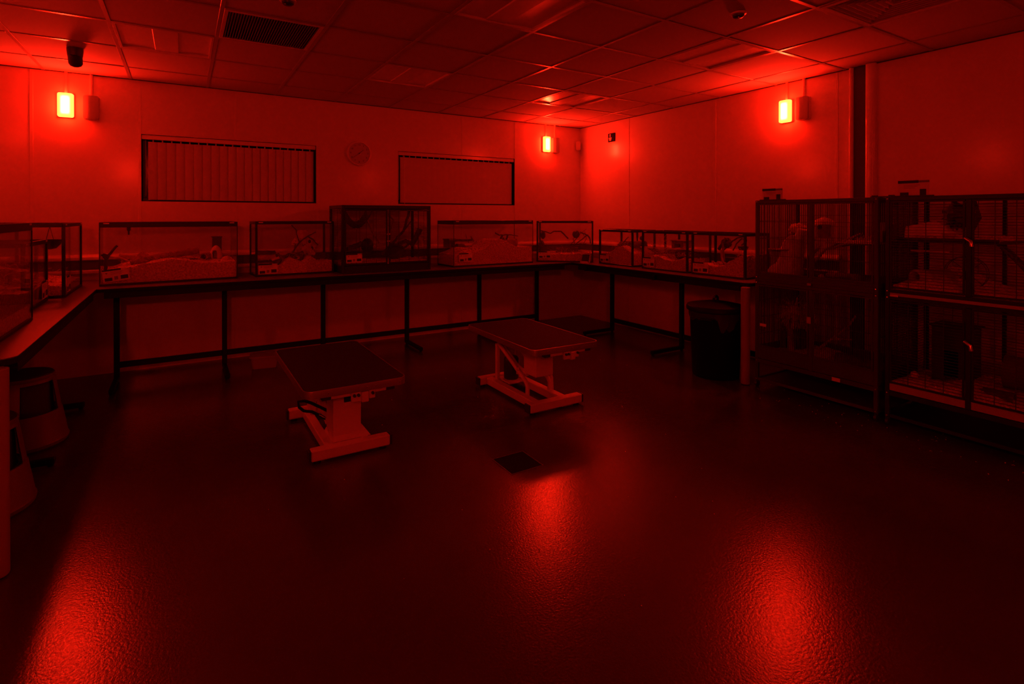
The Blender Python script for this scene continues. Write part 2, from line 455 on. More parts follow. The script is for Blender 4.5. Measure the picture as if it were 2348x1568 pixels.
# ------------------------------------------------------------------ bulkhead lamps
def bulkhead(lit):
    """local frame: wall plane at y=0, light faces -y, centre at origin"""
    nm = 'bulkhead_lamp' if lit else 'unlit_bulkhead_lamp'
    t = thing(nm, '', 'wall lamp')
    W, H, D = .112, .205, .062
    R = Matrix.Rotation(PI/2, 4, 'X')     # prism z -> -y
    b = MB().prism(rounded_rect(W, H, .016), 0, .026, R); b.obj('housing', M_white, t, smooth=True)
    d = MB()
    # rounded bulging cover
    lay = [(1.0, .026), (1.0, .044), (.985, .050)]
    n = len(rounded_rect(W, H, .016)); vs = []; fs = []
    bulge = lambda x: .014*max(0, 1-(2*x/W)**2)
    for li, (sc, yy) in enumerate(lay):
        for x, z in rounded_rect(W*sc-.004, H-(W*(1-sc))-.004, .014): vs.append((x, -yy-(bulge(x) if li == 2 else 0), z))
    for i in range(len(lay)-1):
        for q in range(n): fs.append((i*n+q, i*n+(q+1) % n, (i+1)*n+(q+1) % n, (i+1)*n+q))
    d.add(vs, fs)
    m_ = 14; hw = (W*.985-.004)/2; hh = (H-(W*.015)-.004)/2; vs = []; fs = []
    for q in range(m_+1):
        x = -hw+2*hw*q/m_; cut = 0
        if abs(x) > hw-.014: cut = .014-math.sqrt(max(0, .014**2-(abs(x)-(hw-.014))**2))
        vs += [(x, -.050-bulge(x), -hh+cut), (x, -.050-bulge(x), hh-cut)]
    for q in range(m_): fs.append((2*q, 2*q+2, 2*q+3, 2*q+1))
    d.add(vs, fs)
    d.obj('diffuser', M_lamp if lit else mat('unlit_diffuser', .46, .3), t, smooth=True)
    c = MB().tube([(0, -.012, H/2+.020), (0, -.012, ZC-2.325+.0)], .012, 10)
    c.obj('conduit', M_white, t, smooth=True)
    MB().lathe([(0, H/2), (.013, H/2), (.013, H/2+.024), (0, H/2+.024)], 16, Matrix.Translation((0, -.012, 0))).obj('conduit_gland', M_white, t, smooth=True)
    return t
lit = bulkhead(True); unlit = bulkhead(False)
LP = [((-.847, YB, 2.325), 0, 'glowing red-yellow bulkhead lamp on the back wall at far left'),
      ((4.165, YB, 2.345), 0, 'glowing bulkhead lamp on the back wall near the far corner'),
      ((XR, 2.821, 2.345), -PI/2, 'glowing bulkhead lamp high on the right wall'),
      ((XL, 3.27, 2.345), PI/2, 'glowing bulkhead lamp on the left wall outside the picture'),
      ((-.95, YF, 2.345), PI, 'glowing bulkhead lamp behind the camera at the left'),
      ((4.20, YF, 2.345), PI, 'glowing bulkhead lamp behind the camera at the right')]
UP = [((-.675, YB, 2.322), 0, 'dark twin bulkhead lamp right of the left glowing lamp'),
      ((4.315, YB, 2.340), 0, 'dark twin bulkhead lamp beside the far corner glowing lamp'),
      ((XR, 2.665, 2.347), -PI/2, 'dark twin bulkhead lamp beside the glowing lamp on the right wall')]
for i, (l, r, lab) in enumerate(LP):
    o = lit if i == 0 else copy_tree(lit)
    o.location = l; o.rotation_euler = (0, 0, r); o['label'] = lab; o['group'] = 'lit bulkhead lamps'
    if i >= 3:
        for ch in o.children:
            if ch.name.startswith('diffuser'):
                ch.data = ch.data.copy(); ch.data.materials.clear(); ch.data.materials.append(M_lamp_bright if i == 4 else M_lamp_dim)
for i, (l, r, lab) in enumerate(UP):
    o = unlit if i == 0 else copy_tree(unlit)
    o.location = l; o.rotation_euler = (0, 0, r); o['label'] = lab; o['group'] = 'unlit bulkhead lamps'

# corner motion sensor, wall sign
t = thing('motion_sensor', 'small white motion sensor in the far corner under the ceiling', 'sensor', (4.735, YB-.002, 2.36), -PI/4)
MB().prism(rounded_rect(.062, .125, .02), 0, .05, Matrix.Translation((0, -.002, 0)) @ Matrix.Rotation(PI/2, 4, 'X')).obj('housing', M_white, t, smooth=True)
MB().prism(rounded_rect(.042, .05, .01), .05, .058, Matrix.Translation((0, -.002, -.02)) @ Matrix.Rotation(PI/2, 4, 'X')).obj('lens', M_white, t, smooth=True)
t = thing('wall_sign', 'small square dark sign with pale arrow on the right wall near the corner', 'sign', (XR, 5.147, 2.405), -PI/2)
MB().box(-.06, .06, -.012, 0, -.055, .055, .002).obj('panel', M_sign, t)
ar = MB().box(-.028, -.010, -.0135, -.012, .008, .045); ar.add([(-.045, -.0135, 0), (.010, -.0135, 0), (-.003, -.0135, -.042), (-.032, -.0135, -.042)], [(0, 3, 2, 1)])
ar.obj('arrow_symbol', M_white, t)

# ------------------------------------------------------------------ windows with vertical blinds
for wi, (x0, x1, z0, z1) in enumerate((W1, W2)):
    wf = MB(); y0, y1 = YB+.105, YB+.13
    for b_ in ((x0, x1, z0, z0+.035), (x0, x1, z1-.035, z1), (x0, x0+.035, z0+.035, z1-.035), (x1-.035, x1, z0+.035, z1-.035), ((x0+x1)/2-.02, (x0+x1)/2+.02, z0+.035, z1-.035)):
        wf.box(b_[0], b_[1], y0, y1, b_[2], b_[3], .002)
    wo = wf.obj('window_%d' % (wi+1), M_dark); struct(wo, 'dark night window behind closed blinds')
    MB().box(x0, x1, YB+.112, YB+.118, z0, z1).obj('pane', M_night, wo)
    rv = MB(); rv.box(x0, x0+.003, YB+.002, YB+.105, z0, z1); rv.box(x1-.003, x1, YB+.002, YB+.105, z0, z1); rv.box(x0, x1, YB+.002, YB+.105, z0, z0+.003)
    rv.obj('window_reveal', M_dark, wo)
    t = thing('vertical_blind', ['closed vertical blind in the left window, its slats clearly lined', 'closed vertical blind in the right window, its slats nearly seamless'][wi], 'blind', ((x0+x1)/2, YB+.03, z0), group='vertical blinds')
    hw = (x1-x0)/2
    MB().box(-hw+.004, hw-.004, -.022, .022, z1-z0-.044, z1-z0-.004, .003).obj('headrail', M_trim, t)
    gl = .055 if wi == 0 else .035; gr = .022 if wi == 0 else .03
    n = 20; tw = (2*hw-gl-gr); p = tw/n
    ang_ = math.radians(8 if wi == 0 else 0); cv = .0035 if wi == 0 else .0006
    base = None
    for q in range(n):
        xc = -hw+gl+p*(q+.5)
        if base is None:
            sb = MB(); wsl = p*1.06; m_ = 6; vs = []; fs = []
            for u in range(m_+1):
                x = -wsl/2+wsl*u/m_; y = cv*(1-(2*u/m_-1)**2)
                vs += [(x, -y, 0), (x, -y, z1-z0-.078), (x, -y+.0008, 0), (x, -y+.0008, z1-z0-.078)]
            for u in range(m_):
                a = 4*u; fs += [(a, a+4, a+5, a+1), (a+2, a+3, a+7, a+6), (a+1, a+5, a+7, a+3), (a, a+2, a+6, a+4)]
            fs += [(0, 1, 3, 2), (4*m_, 4*m_+2, 4*m_+3, 4*m_+1)]
            sb.add(vs, fs); sb.box(-.005, .005, -.003, .003, z1-z0-.079, z1-z0-.043)
            base = sb.obj('slat', M_blind, t, smooth=False); s_ = base
        else:
            s_ = base.copy(); C.objects.link(s_); s_.parent = t
        s_.location = (xc, 0, .015); s_.rotation_euler = (0, 0, ang_)
    ch = MB().tube([(-hw+gl-.02, -.01, z1-z0-.05), (-hw+gl-.02, -.01, .05)], .0012, 6); ch.obj('pull_chain', M_trim, t)
    if wi == 1: MB().tube([(-hw+.075, -.03, z1-z0-.05), (-hw+.075, -.035, -.06)], .0025, 6).obj('tilt_cord', M_trim, t)

# ------------------------------------------------------------------ wall clock
t = thing('wall_clock', 'round wall clock with domed glass between the two windows', 'clock', (1.657, YB, 2.072))
RX = Matrix.Rotation(PI/2, 4, 'X')
MB().lathe([(0, 0), (.132, 0), (.136, .012), (.132, .026), (.118, .030), (.116, .018)], 48, RX).obj('case', M_white, t, smooth=True)
MB().lathe([(0, .018), (.117, .018)], 48, RX).obj('dial', mat('clock_dial', .60, .6), t)
MB().lathe([(.116, .028), (.10, .036), (.07, .043), (.035, .047), (.001, .048)], 48, RX).obj('glass', M_dome, t, smooth=True)
for h in range(1, 13):
    a = PI/2 - h*PI/6
    tx = bpy.data.curves.new('numeral', 'FONT'); tx.body = str(h); tx.size = .027; tx.align_x = 'CENTER'; tx.align_y = 'CENTER'; tx.extrude = .0004
    tx.materials.append(M_ink)
    tmp = bpy.data.objects.new('numeral_text', tx); me = bpy.data.meshes.new_from_object(tmp); bpy.data.objects.remove(tmp)
    o = bpy.data.objects.new('numeral', me); C.objects.link(o); o.parent = t
    o.location = (.093*math.cos(a), -.0195, .093*math.sin(a)); o.rotation_euler = (PI/2, 0, 0)
for nm, pos, L, wd, yy in (('hour_hand', 1.65, .062, .005, .021), ('minute_hand', 7.8, .085, .0035, .023)):
    a = PI/2 - pos*PI/6
    MB().prism([(-.012, -wd/2), (L, -wd/3), (L, wd/3), (-.012, wd/2)], yy, yy+.001, RX @ Matrix.Rotation(a, 4, 'Z')).obj(nm, M_ink, t)
MB().lathe([(0, .026), (.006, .026), (.006, .018)], 14, RX).obj('hub', M_ink, t)

# ------------------------------------------------------------------ dado trunking
def trunk_profile(): return [(0, .888), (.044, .888), (.050, .896), (.050, .914), (.044, .920), (.012, .922), (.012, 1.002), (.050, 1.004), (.056, 1.012), (.054, 1.030), (.040, 1.046), (.020, 1.053), (0, 1.055)]
for nm, lab, P0, P1_ in (('cable_trunking', 'white cable trunking running along the back wall behind the tanks', lambda d: (XL+.002, YB-.001-d), lambda d: (XR-.001-d, YB-.001-d)),
                      ('cable_trunking', 'white cable trunking running along the right wall behind the tanks', lambda d: (XR-.001-d, YB-.001-d), lambda d: (XR-.001-d, 2.36))):
    b = MB(); pr = trunk_profile(); n = len(pr)
    b.add([(*P0(d), z) for d, z in pr] + [(*P1_(d), z) for d, z in pr], [(q, (q+1) % n, (q+1) % n+n, q+n) for q in range(n)] + [tuple(range(n))[::-1], tuple(range(n, 2*n))])
    o = b.obj(nm, M_trim); tag(o, lab, 'trunking')
    c = MB(); (xa, ya), (xb, yb) = P0(.0125), P1_(.0125)
    if abs(xa-xb) > abs(ya-yb): c.box(xa, xb, ya-.006, ya, .924, 1.0)
    else: c.box(xa-.006, xa, yb, ya, .924, 1.0)
    o2 = c.obj('channel_strip', mat('grey_channel_strip', .13, .5), o); o2['label'] = 'dark grey strip along the channel'  # darker grey strip covering the channel face

# pillar trims on right wall
o = MB().tube([(XR-.014, 2.272, .0), (XR-.014, 2.272, ZC)], .017, 16).obj('trim_20', M_trim, smooth=True); struct(o, 'slim rounded upright trim on right wall')
b = MB(); pf = [(XR+.01, 2.160), (XR-.030, 2.160), (XR-.042, 2.153), (XR-.048, 2.140), (XR-.050, 2.120), (XR-.048, 2.104), (XR-.042, 2.094), (XR-.030, 2.088), (XR+.01, 2.088)]
o = b.prism(pf, 0, ZC).obj('trim_21', M_trim, smooth=True); struct(o, 'wide rounded upright boxing on right wall')
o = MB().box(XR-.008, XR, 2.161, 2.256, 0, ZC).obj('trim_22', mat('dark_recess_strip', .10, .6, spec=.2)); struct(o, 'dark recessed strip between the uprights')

# ------------------------------------------------------------------ desks
def desk(name, label, top_poly, edge_rail, legs, rail, post=None, group='long worktop desks'):
    t = thing(name, label, 'desk', (0, 0, 0), group=group)
    MB().prism(top_poly, ZW-.004, ZW).obj('worktop', M_top, t)
    MB().prism(top_poly, ZW-.028, ZW-.0041).obj('worktop_edge', M_edge, t)
    b = MB()
    for r in edge_rail: b.box(*r, ZW-.078, ZW-.0285, .002)
    b.obj('front_rail', M_black, t)
    for leg in legs:
        (x, y), (fx, fy) = leg
        l = MB(); l.box(x-.02, x+.02, y-.02, y+.02, .012, ZW-.0785, .003)
        xa, xb = sorted((x, fx)); ya, yb = sorted((y, fy))
        if abs(fx-x) > abs(fy-y): l.box(xa-.02, xb+.02, y-.018, y+.018, .012, .045, .004); l.box(xa, xb, y-.015, y+.015, ZW-.079, ZW-.0285)
        else: l.box(x-.018, x+.018, ya-.02, yb+.02, .012, .045, .004); l.box(x-.015, x+.015, ya, yb, ZW-.079, ZW-.0285)
        o = l.obj('leg', M_black, t)
        ft = MB()
        for (px, py) in ((x, y), (fx, fy)): ft.lathe([(0, 0), (.014, 0), (.012, .012), (0, .012)], 12, Matrix.Translation((px, py, 0)))
        ft.obj('glide', M_edge, o)
    b = MB()
    for r in rail: b.box(*r, .115, .163, .003)
    b.obj('stretcher_rail', M_black, t)
    if post:
        p = MB().lathe([(0, .006), (.033, .006), (.036, .012), (.036, ZW-.03), (0, ZW-.03)], 24, Matrix.Translation((post[0], post[1], 0)))
        o = p.obj('corner_post', M_post, t, smooth=True)
        o['label'] = 'pale round corner post'
        MB().lathe([(0, 0), (.03, 0), (.03, .006), (0, .006)], 20, Matrix.Translation((post[0], post[1], 0))).obj('post_foot', M_edge, o)
    return t
YD, XD, XLD = 5.040, 4.030, -.565
LY = 5.45
lx = [-.475, .326, 1.201, 2.084, 2.98, 3.80]
desk('back_desk', 'long desk with black legs along the back wall under the windows', [(XLD+.001, YD), (XD-.06, YD), (XD-.001, YD-.06+.06), (XD-.001, YB-.001), (XLD+.001, YB-.001)],
     [(XLD+.045, XD-.10, YD+.012, YD+.05)], [((x, LY), (x, YD+.02)) for x in lx], [(lx[i]+.02, lx[i+1]-.02, LY-.012, LY+.012) for i in range(5)])
def arc(cx, cy, r, a0, a1, n=6): return [(cx+r*math.cos(math.radians(a0+(a1-a0)*q/n)), cy+r*math.sin(math.radians(a0+(a1-a0)*q/n))) for q in range(n+1)]
desk('right_desk', 'long desk with black legs along the right wall behind the bin', arc(XD+.06, 2.70+.06, .06, 180, 270) + [(XR-.001, 2.70), (XR-.001, YB-.001), (XD, YB-.001)],
     [(XD+.012, XD+.05, 2.80, YD-.10)], [((4.43, y), (XD-.02, y)) for y in (4.77, 3.735)], [(4.418, 4.442, 3.755, 4.75), (4.418, 4.442, 2.86, 3.715)], post=(3.955+.02, 2.70))
desk('left_desk', 'desk with a pale corner post along the left wall beside the stools', [(XL+.001, 2.76)] + arc(XLD-.06, 2.76+.06, .06, 270, 360) + [(XLD, YB-.001), (XL+.001, YB-.001)],
     [(XLD-.05, XLD-.012, 2.86, YD-.05)], [((-1.02, y), (XLD-.065, y)) for y in (4.816, 3.794)], [(-1.032, -1.008, 3.814, 4.796)], post=(-.612, 2.73))

# ------------------------------------------------------------------ tanks
def tank(label, w_, d, h, loc, rz, style, group):
    t = thing('glass_tank', label, 'tank', loc, rz, group)
    g = MB(); k_ = .004; i_ = .006
    g.box(i_, w_-i_, i_, i_+k_, .014, h-.012); g.box(i_, w_-i_, d-i_-k_, d-i_, .014, h-.012)
    g.box(i_, i_+k_, i_+k_, d-i_-k_, .014, h-.012); g.box(w_-i_-k_, w_-i_, i_+k_, d-i_-k_, .014, h-.012)
    g.obj('glass', M_glass, t)
    fr = MB(); rt = .042 if style == 'rim' else .026; rb = .016; q = .006 if style == 'rim' else .019
    for z0, z1 in ((0, rb), (h-rt, h)):
        fr.box(0, w_, 0, .014, z0, z1, .002); fr.box(0, w_, d-.014, d, z0, z1, .002)
        fr.box(0, .014, .014, d-.014, z0, z1, .002); fr.box(w_-.014, w_, .014, d-.014, z0, z1, .002)
    fr.box(.01, w_-.01, .01, d-.01, .004, .012)
    for x in (0, w_-q):
        for y in (0, d-q): fr.box(x, x+q, y, y+q, rb, h-rt, .001)
    fr.obj('frame', M_frame, t)
    # mesh lid
    ld = MB(); ld.box(.016, w_-.016, .016, .028, h-.012, h-.003); ld.box(.016, w_-.016, d-.028, d-.016, h-.012, h-.003)
    n = int(w_/.03)
    for a in range(n): ld.box(.016+(w_-.032)*a/n, .016+(w_-.032)*a/n+.0015, .02, d-.02, h-.008, h-.0065)
    for a in range(8): ld.box(.016, w_-.016, .03+(d-.06)*a/7, .03+(d-.06)*a/7+.0015, h-.0065, h-.005)
    ld.obj('lid', M_frame, t)
    cp = MB()
    for x in (.028, w_-.066): cp.box(x, x+.038, -.002, .0, h-.014, h-.005)
    cp.obj('lid_clip', M_white, t)
    return t
def L2W(loc, rz, p):
    return place(loc, rz) @ Vector(p)

def substrate(label, w_, d, loc, rz, hf, name='wood_shavings', chips=260, seed=1):
    """heap whose height over the tank floor is hf(u,v)"""
    nx, ny = 46, 14; b = MB(); vs = []; fs = []; m_ = .013
    def H(u, v): return max(.006, hf(u, v) + .012*noise.noise(Vector((u*9+seed*3, v*6, seed))) + .006*noise.noise(Vector((u*30, v*18, seed*2.2))))
    for i in range(nx+1):
        for j in range(ny+1):
            vs.append((m_+(w_-2*m_)*i/nx, m_+(d-2*m_)*j/ny, .014+H(i/nx, j/ny)))
    o_ = len(vs)
    for i in range(nx+1):
        for j in range(ny+1): vs.append((vs[i*(ny+1)+j][0], vs[i*(ny+1)+j][1], .0135))
    for i in range(nx):
        for j in range(ny):
            a = i*(ny+1)+j; fs.append((a, a+ny+1, a+ny+2, a+1))
    for i in range(nx):
        a = i*(ny+1); fs.append((a, a+o_, a+ny+1+o_, a+ny+1)); a += ny; fs.append((a, a+ny+1, a+ny+1+o_, a+o_))
    for j in range(ny):
        a = j; fs.append((a, a+1, a+1+o_, a+o_)); a = nx*(ny+1)+j; fs.append((a, a+o_, a+1+o_, a+1))
    b.add(vs, fs)
    rnd = random.Random(seed)
    for q in range(chips):
        u, v = rnd.random(), rnd.random(); c = Vector((m_+.014+(w_-2*m_-.028)*u, m_+.014+(d-2*m_-.028)*v, .016+H(u, v)))
        R = Matrix.Rotation(rnd.uniform(0, 6.3), 4, 'Z') @ Matrix.Rotation(rnd.uniform(-.9, .9), 4, 'X') @ Matrix.Rotation(rnd.uniform(-.7, .7), 4, 'Y')
        a, e = rnd.uniform(.005, .012), rnd.uniform(.002, .006)
        T = Matrix.Translation(c) @ R
        b.add([T @ Vector((x, y, z)) for x, y, z in ((-a, -e, 0), (0, -e, .003), (a, -e, 0), (a, e, 0), (0, e, .003), (-a, e, 0))], [(0, 1, 4, 5), (1, 2, 3, 4)])
    # chips showing against the front glass
    for q in range(int(chips*1.2)):
        u = rnd.random(); hh = H(u, 0)
        if hh < .02: continue
        c = Vector((m_+(w_-2*m_)*u, m_-.0015, .016+hh*rnd.random()))
        a, e = rnd.uniform(.003, .010), rnd.uniform(.0015, .004)
        T = Matrix.Translation(c) @ Matrix.Rotation(rnd.uniform(0, 3.2), 4, 'Y') @ Matrix.Rotation(rnd.uniform(-.12, .12), 4, 'X')
        b.add([T @ Vector((x, 0, z)) for x, z in ((-a, -e), (a, -e), (a, e), (-a, e))], [(0, 1, 2, 3)])
    o = b.obj(name, M_shav, smooth=False)
    o.location = loc; o.rotation_euler = (0, 0, rz)
    tag(o, label, 'bedding', kind='stuff')
    return o

# item builders: all in a tank-local frame given by (loc, rz)
def item(name, label, cat, loc, rz, group=None):
    return thing(name, label, cat, loc, rz, group)
def hollow_log(label, loc, rz, a, b_, r, m=None, name='hollow_log'):
    T = place(loc, rz); A, B = T @ Vector(a), T @ Vector(b_)
    bb = MB(); d = (B-A); n = 7
    u = d.normalized().cross(Vector((0, 0, 1))).normalized(); v = d.normalized().cross(u); vs = []; fs = []; N = 18
    prof = [(q/n, r) for q in range(n+1)] + [(1, r*.72)] + [(0, r*.72)]
    for i, (t_, rr) in enumerate(prof):
        for k_ in range(N):
            aa = 2*PI*k_/N
            q = rr*(1+.07*noise.noise(Vector((math.cos(aa)*2, math.sin(aa)*2, t_*3+A.x*5))))
            vs.append(A - A + d*t_ + (u*math.cos(aa)+v*math.sin(aa))*q)
    for i in range(len(prof)):
        j = (i+1) % len(prof)
        for k_ in range(N): fs.append((i*N+k_, i*N+(k_+1) % N, j*N+(k_+1) % N, j*N+k_))
    bb.add(vs, fs); o = bb.obj(name, m or M_wood, smooth=True); o.location = A
    return tag(o, label, 'log')
def branch(label, loc, rz, paths, m=None, name='branch', cat='branch', n=8, group=None):
    T = place(loc, rz); O = T @ Vector(paths[0][0][0]); b = MB()
    for pts, r0, r1 in paths:
        P_ = [T @ Vector(p) for p in pts]
        # resample with jitter
        Q = []
        for i in range(len(P_)-1):
            for s_ in range(4):
                q = P_[i].lerp(P_[i+1], s_/4); Q.append(q + Vector((noise.noise(q*23), noise.noise(q*19+Vector((5, 0, 0))), noise.noise(q*21+Vector((0, 9, 0)))))*.006)
        Q.append(P_[-1]); L = len(Q)
        b.tube([q - O for q in Q], [r0+(r1-r0)*i/(L-1) for i in range(L)], n)
    o = b.obj(name, m or M_darkwood, smooth=True); o.location = O
    return tag(o, label, cat, group)
def house(label, loc, rz, p, w_, d, h, m, roof=None, turn=0, name='hide_house', door=.4):
    T = place(loc, rz); O = T @ Vector(p)
    t = thing(name, label, 'hide', O, rz+turn)
    b = MB(); k_ = .008; dw = w_*door
    b.box(-w_/2, -dw/2, -d/2, -d/2+k_, 0, h); b.box(dw/2, w_/2, -d/2, -d/2+k_, 0, h); b.box(-dw/2, dw/2, -d/2, -d/2+k_, h*.62, h)
    b.box(-w_/2, w_/2, d/2-k_, d/2, 0, h); b.box(-w_/2, -w_/2+k_, -d/2+k_, d/2-k_, 0, h); b.box(w_/2-k_, w_/2, -d/2+k_, d/2-k_, 0, h)
    b.obj('walls', m, t)
    r = MB()
    if roof == 'peak':
        r.add([(-w_*.6, -d*.6, h), (w_*.6, -d*.6, h), (w_*.6, d*.6, h), (-w_*.6, d*.6, h), (0, 0, h+w_*.55)], [(0, 1, 4), (1, 2, 4), (2, 3, 4), (3, 0, 4), (3, 2, 1, 0)])
    else: r.box(-w_*.58, w_*.58, -d*.58, d*.58, h, h+.01, .002)
    r.obj('roof', m, t)
    return t
def dome(label, loc, rz, p, r, h, m, face=0, name='dome_hide', hole=.45):
    T = place(loc, rz); O = T @ Vector(p); t = thing(name, label, 'hide', O, rz+face)
    b = MB(); prof = [(r*math.cos(q*PI/16), h*math.sin(q*PI/16)) for q in range(9)]
    prof[-1] = (.001, h)
    # leave an opening facing -y
    b.lathe(prof[:5], 26, a0=-PI/2+hole, a1=3*PI/2-hole); b.lathe(prof[4:], 26)
    b.lathe([(x*.9, z*.92) for x, z in prof][:5][::-1], 26, a0=-PI/2+hole, a1=3*PI/2-hole)
    b.obj('shell', m, t, smooth=True)
    ring = MB(); pts = [(r*1.0*math.cos(-PI/2+aa*hole), r*math.sin(-PI/2+aa*hole), zz) for aa, zz in ((-1, 0), (-1, h*.5), (-.6, h*.66), (0, h*.70), (.6, h*.66), (1, h*.5), (1, 0))]
    ring.tube(pts, .006, 6); ring.obj('doorway_rim', m, t, smooth=True)
    return t
def ball(label, loc, rz, p, r, m, name='ball', cat='ball', amp=.2, sq=1.0):
    T = place(loc, rz); O = T @ Vector(p); b = MB().blob((0, 0, 0), r, r, r*sq, amp, 6, 20, 14, seed=p[0])
    o = b.obj(name, m, smooth=True); o.location = O; return tag(o, label, cat)
def hay(label, loc, rz, p, rx, ry, rzz, n=150, seed=3, name='hay_tuft', L=.07):
    T = place(loc, rz); O = T @ Vector(p); b = MB(); rnd = random.Random(seed)
    for q in range(n):
        cl_ = lambda v: max(-.78, min(.78, v))
        c = Vector((cl_(rnd.gauss(0, .45))*rx, cl_(rnd.gauss(0, .45))*ry, abs(rnd.gauss(0, .5))*rzz if rzz > 0 else rnd.gauss(0, .5)*-rzz))
        d = Vector((rnd.uniform(-1, 1), rnd.uniform(-1, 1), rnd.uniform(-.6, .9))).normalized()*L*rnd.uniform(.4, 1)
        mid = c + d*.5 + Vector((rnd.uniform(-1, 1), rnd.uniform(-1, 1), rnd.uniform(-1, 1)))*.012
        b.tube([c, mid, c+d], .0011, 3, caps=False)
    o = b.obj(name, M_straw); o.location = O; o.rotation_euler = (0, 0, rz)
    return tag(o, label, 'hay', kind='stuff')
def bark(label, loc, rz, a, b_, r, m=None, name='bark_shell'):
    T = place(loc, rz); A, B = T @ Vector(a), T @ Vector(b_); bb = MB(); d = B-A
    u = d.normalized().cross(Vector((0, 0, 1))).normalized(); v = Vector((0, 0, 1)); vs = []; fs = []; N = 10; n = 8
    for s_, rr in ((0, r), (1, r*.8)):
        for i in range(n+1):
            for k_ in range(N+1):
                aa = PI*k_/N; q = rr*(1+.15*noise.noise(Vector((i*.7, k_*.5, r*50))))
                vs.append(d*(i/n) + u*math.cos(aa)*q + v*math.sin(aa)*q)
    W_ = N+1; off = (n+1)*W_
    for i in range(n):
        for k_ in range(N):
            a_ = i*W_+k_; fs.append((a_, a_+1, a_+W_+1, a_+W_)); fs.append((a_+off, a_+W_+off, a_+W_+1+off, a_+1+off))
        a_ = i*W_; fs.append((a_, a_+W_, a_+W_+off, a_+off)); a_ += N; fs.append((a_, a_+off, a_+W_+off, a_+W_))
    for k_ in range(N):
        fs.append((k_, k_+off, k_+1+off, k_+1)); a_ = n*W_+k_; fs.append((a_, a_+1, a_+1+off, a_+off))
    bb.add(vs, fs); o = bb.obj(name, m or M_darkwood, smooth=True); o.location = A
    return tag(o, label, 'bark')
def bowl(label, loc, rz, p, r, h, m, name='food_bowl', cat='bowl'):
    T = place(loc, rz); O = T @ Vector(p)
    b = MB().lathe([(0, 0), (r*.7, 0), (r, h*.6), (r, h), (r*.9, h), (r*.85, h*.35), (0, h*.25)], 28)
    o = b.obj(name, m, smooth=True); o.location = O; return tag(o, label, cat)
def wheel(label, loc, rz, p, r, wd, m, turn=0, solid=True):
    T = place(loc, rz); O = T @ Vector(p); t = thing('running_wheel', label, 'wheel', O, rz+turn)
    Rr = Matrix.Rotation(PI/2, 4, 'X'); M0 = Matrix.Translation((0, 0, r+.012)) @ Rr
    if solid:
        MB().lathe([(r-.006, -wd/2), (r, -wd/2), (r, wd/2), (r-.006, wd/2), (r-.006, -wd/2)], 40, M0).obj('rim', m, t, smooth=True)
        MB().lathe([(0, wd/2), (r-.004, wd/2), (r-.004, wd/2+.003), (0, wd/2+.003)], 40, M0).obj('disc', m, t)
    else:
        b = MB()
        for y in (-wd/2, wd/2): b.tube([(r*math.cos(2*PI*q/32), y, r+.012+r*math.sin(2*PI*q/32)) for q in range(33)], .0022, 6)
        for q in range(32): b.tube([(r*math.cos(2*PI*q/32), -wd/2, r+.012+r*math.sin(2*PI*q/32)), (r*math.cos(2*PI*q/32), wd/2, r+.012+r*math.sin(2*PI*q/32))], .0012, 4)
        for q in range(4): b.tube([(-r*math.cos(PI*q/4), wd/2, r+.012-r*math.sin(PI*q/4)), (r*math.cos(PI*q/4), wd/2, r+.012+r*math.sin(PI*q/4))], .002, 5)
        b.obj('rim', m, t)
    s_ = MB(); s_.tube([(0, -wd/2-.01, r+.012), (0, wd/2+.02, r+.012)], .006, 10); s_.box(-.012, .012, wd/2+.008, wd/2+.02, 0, r+.02)
    s_.box(-r*.7, r*.7, wd/2-.03+.035, wd/2+.03, 0, .008); s_.obj('stand', m, t)
    return t

def care_card(label, loc, rz, x, z, w_=.145, h=.088, tilt=0.0, y=-.004):
    """paper card with a dark heading and two pictures on the front of an enclosure"""
    T = place(loc, rz); t = thing('care_card', label, 'card', T @ Vector((x, y, z)), rz, 'care cards on the enclosures')
    t.rotation_euler = (0, tilt, rz)
    MB().box(0, w_, -.0016, 0, 0, h).obj('sheet', M_card, t)
    MB().box(0, w_*.70, -.0028, -.0016, h+.001-.0, h+.014).obj('heading_bar', M_ink, t)
    MB().box(w_*.70, w_*.98, -.0024, -.0016, h+.003, h+.012).obj('heading_tab', M_card, t)
    pc = MB().box(w_*.06, w_*.34, -.0024, -.0016, h*.08, h*.38); pc.obj('picture', M_ink, t)
    MB().box(w_*.66, w_*.94, -.0024, -.0016, h*.14, h*.50).obj('picture', M_ink, t)
    ln = MB()
    for q in range(4): ln.box(w_*.30, w_*(.78-.06*(q % 2)), -.002, -.0016, h*(.90-.08*q), h*(.905-.08*q)+.0012)
    ln.box(w_*.42, w_*.56, -.002, -.0016, h*.14, h*.46)
    ln.add([(w_*.10, -.002, h*.88), (w_*.20, -.002, h*.88), (w_*.15, -.002, h*.70)], [(0, 2, 1)])
    ln.obj('small_print', M_inkmid, t)
    return t

GB, GR, GL = 'glass tanks on the back desk', 'glass tanks on the right desk', 'glass tanks on the left desk'
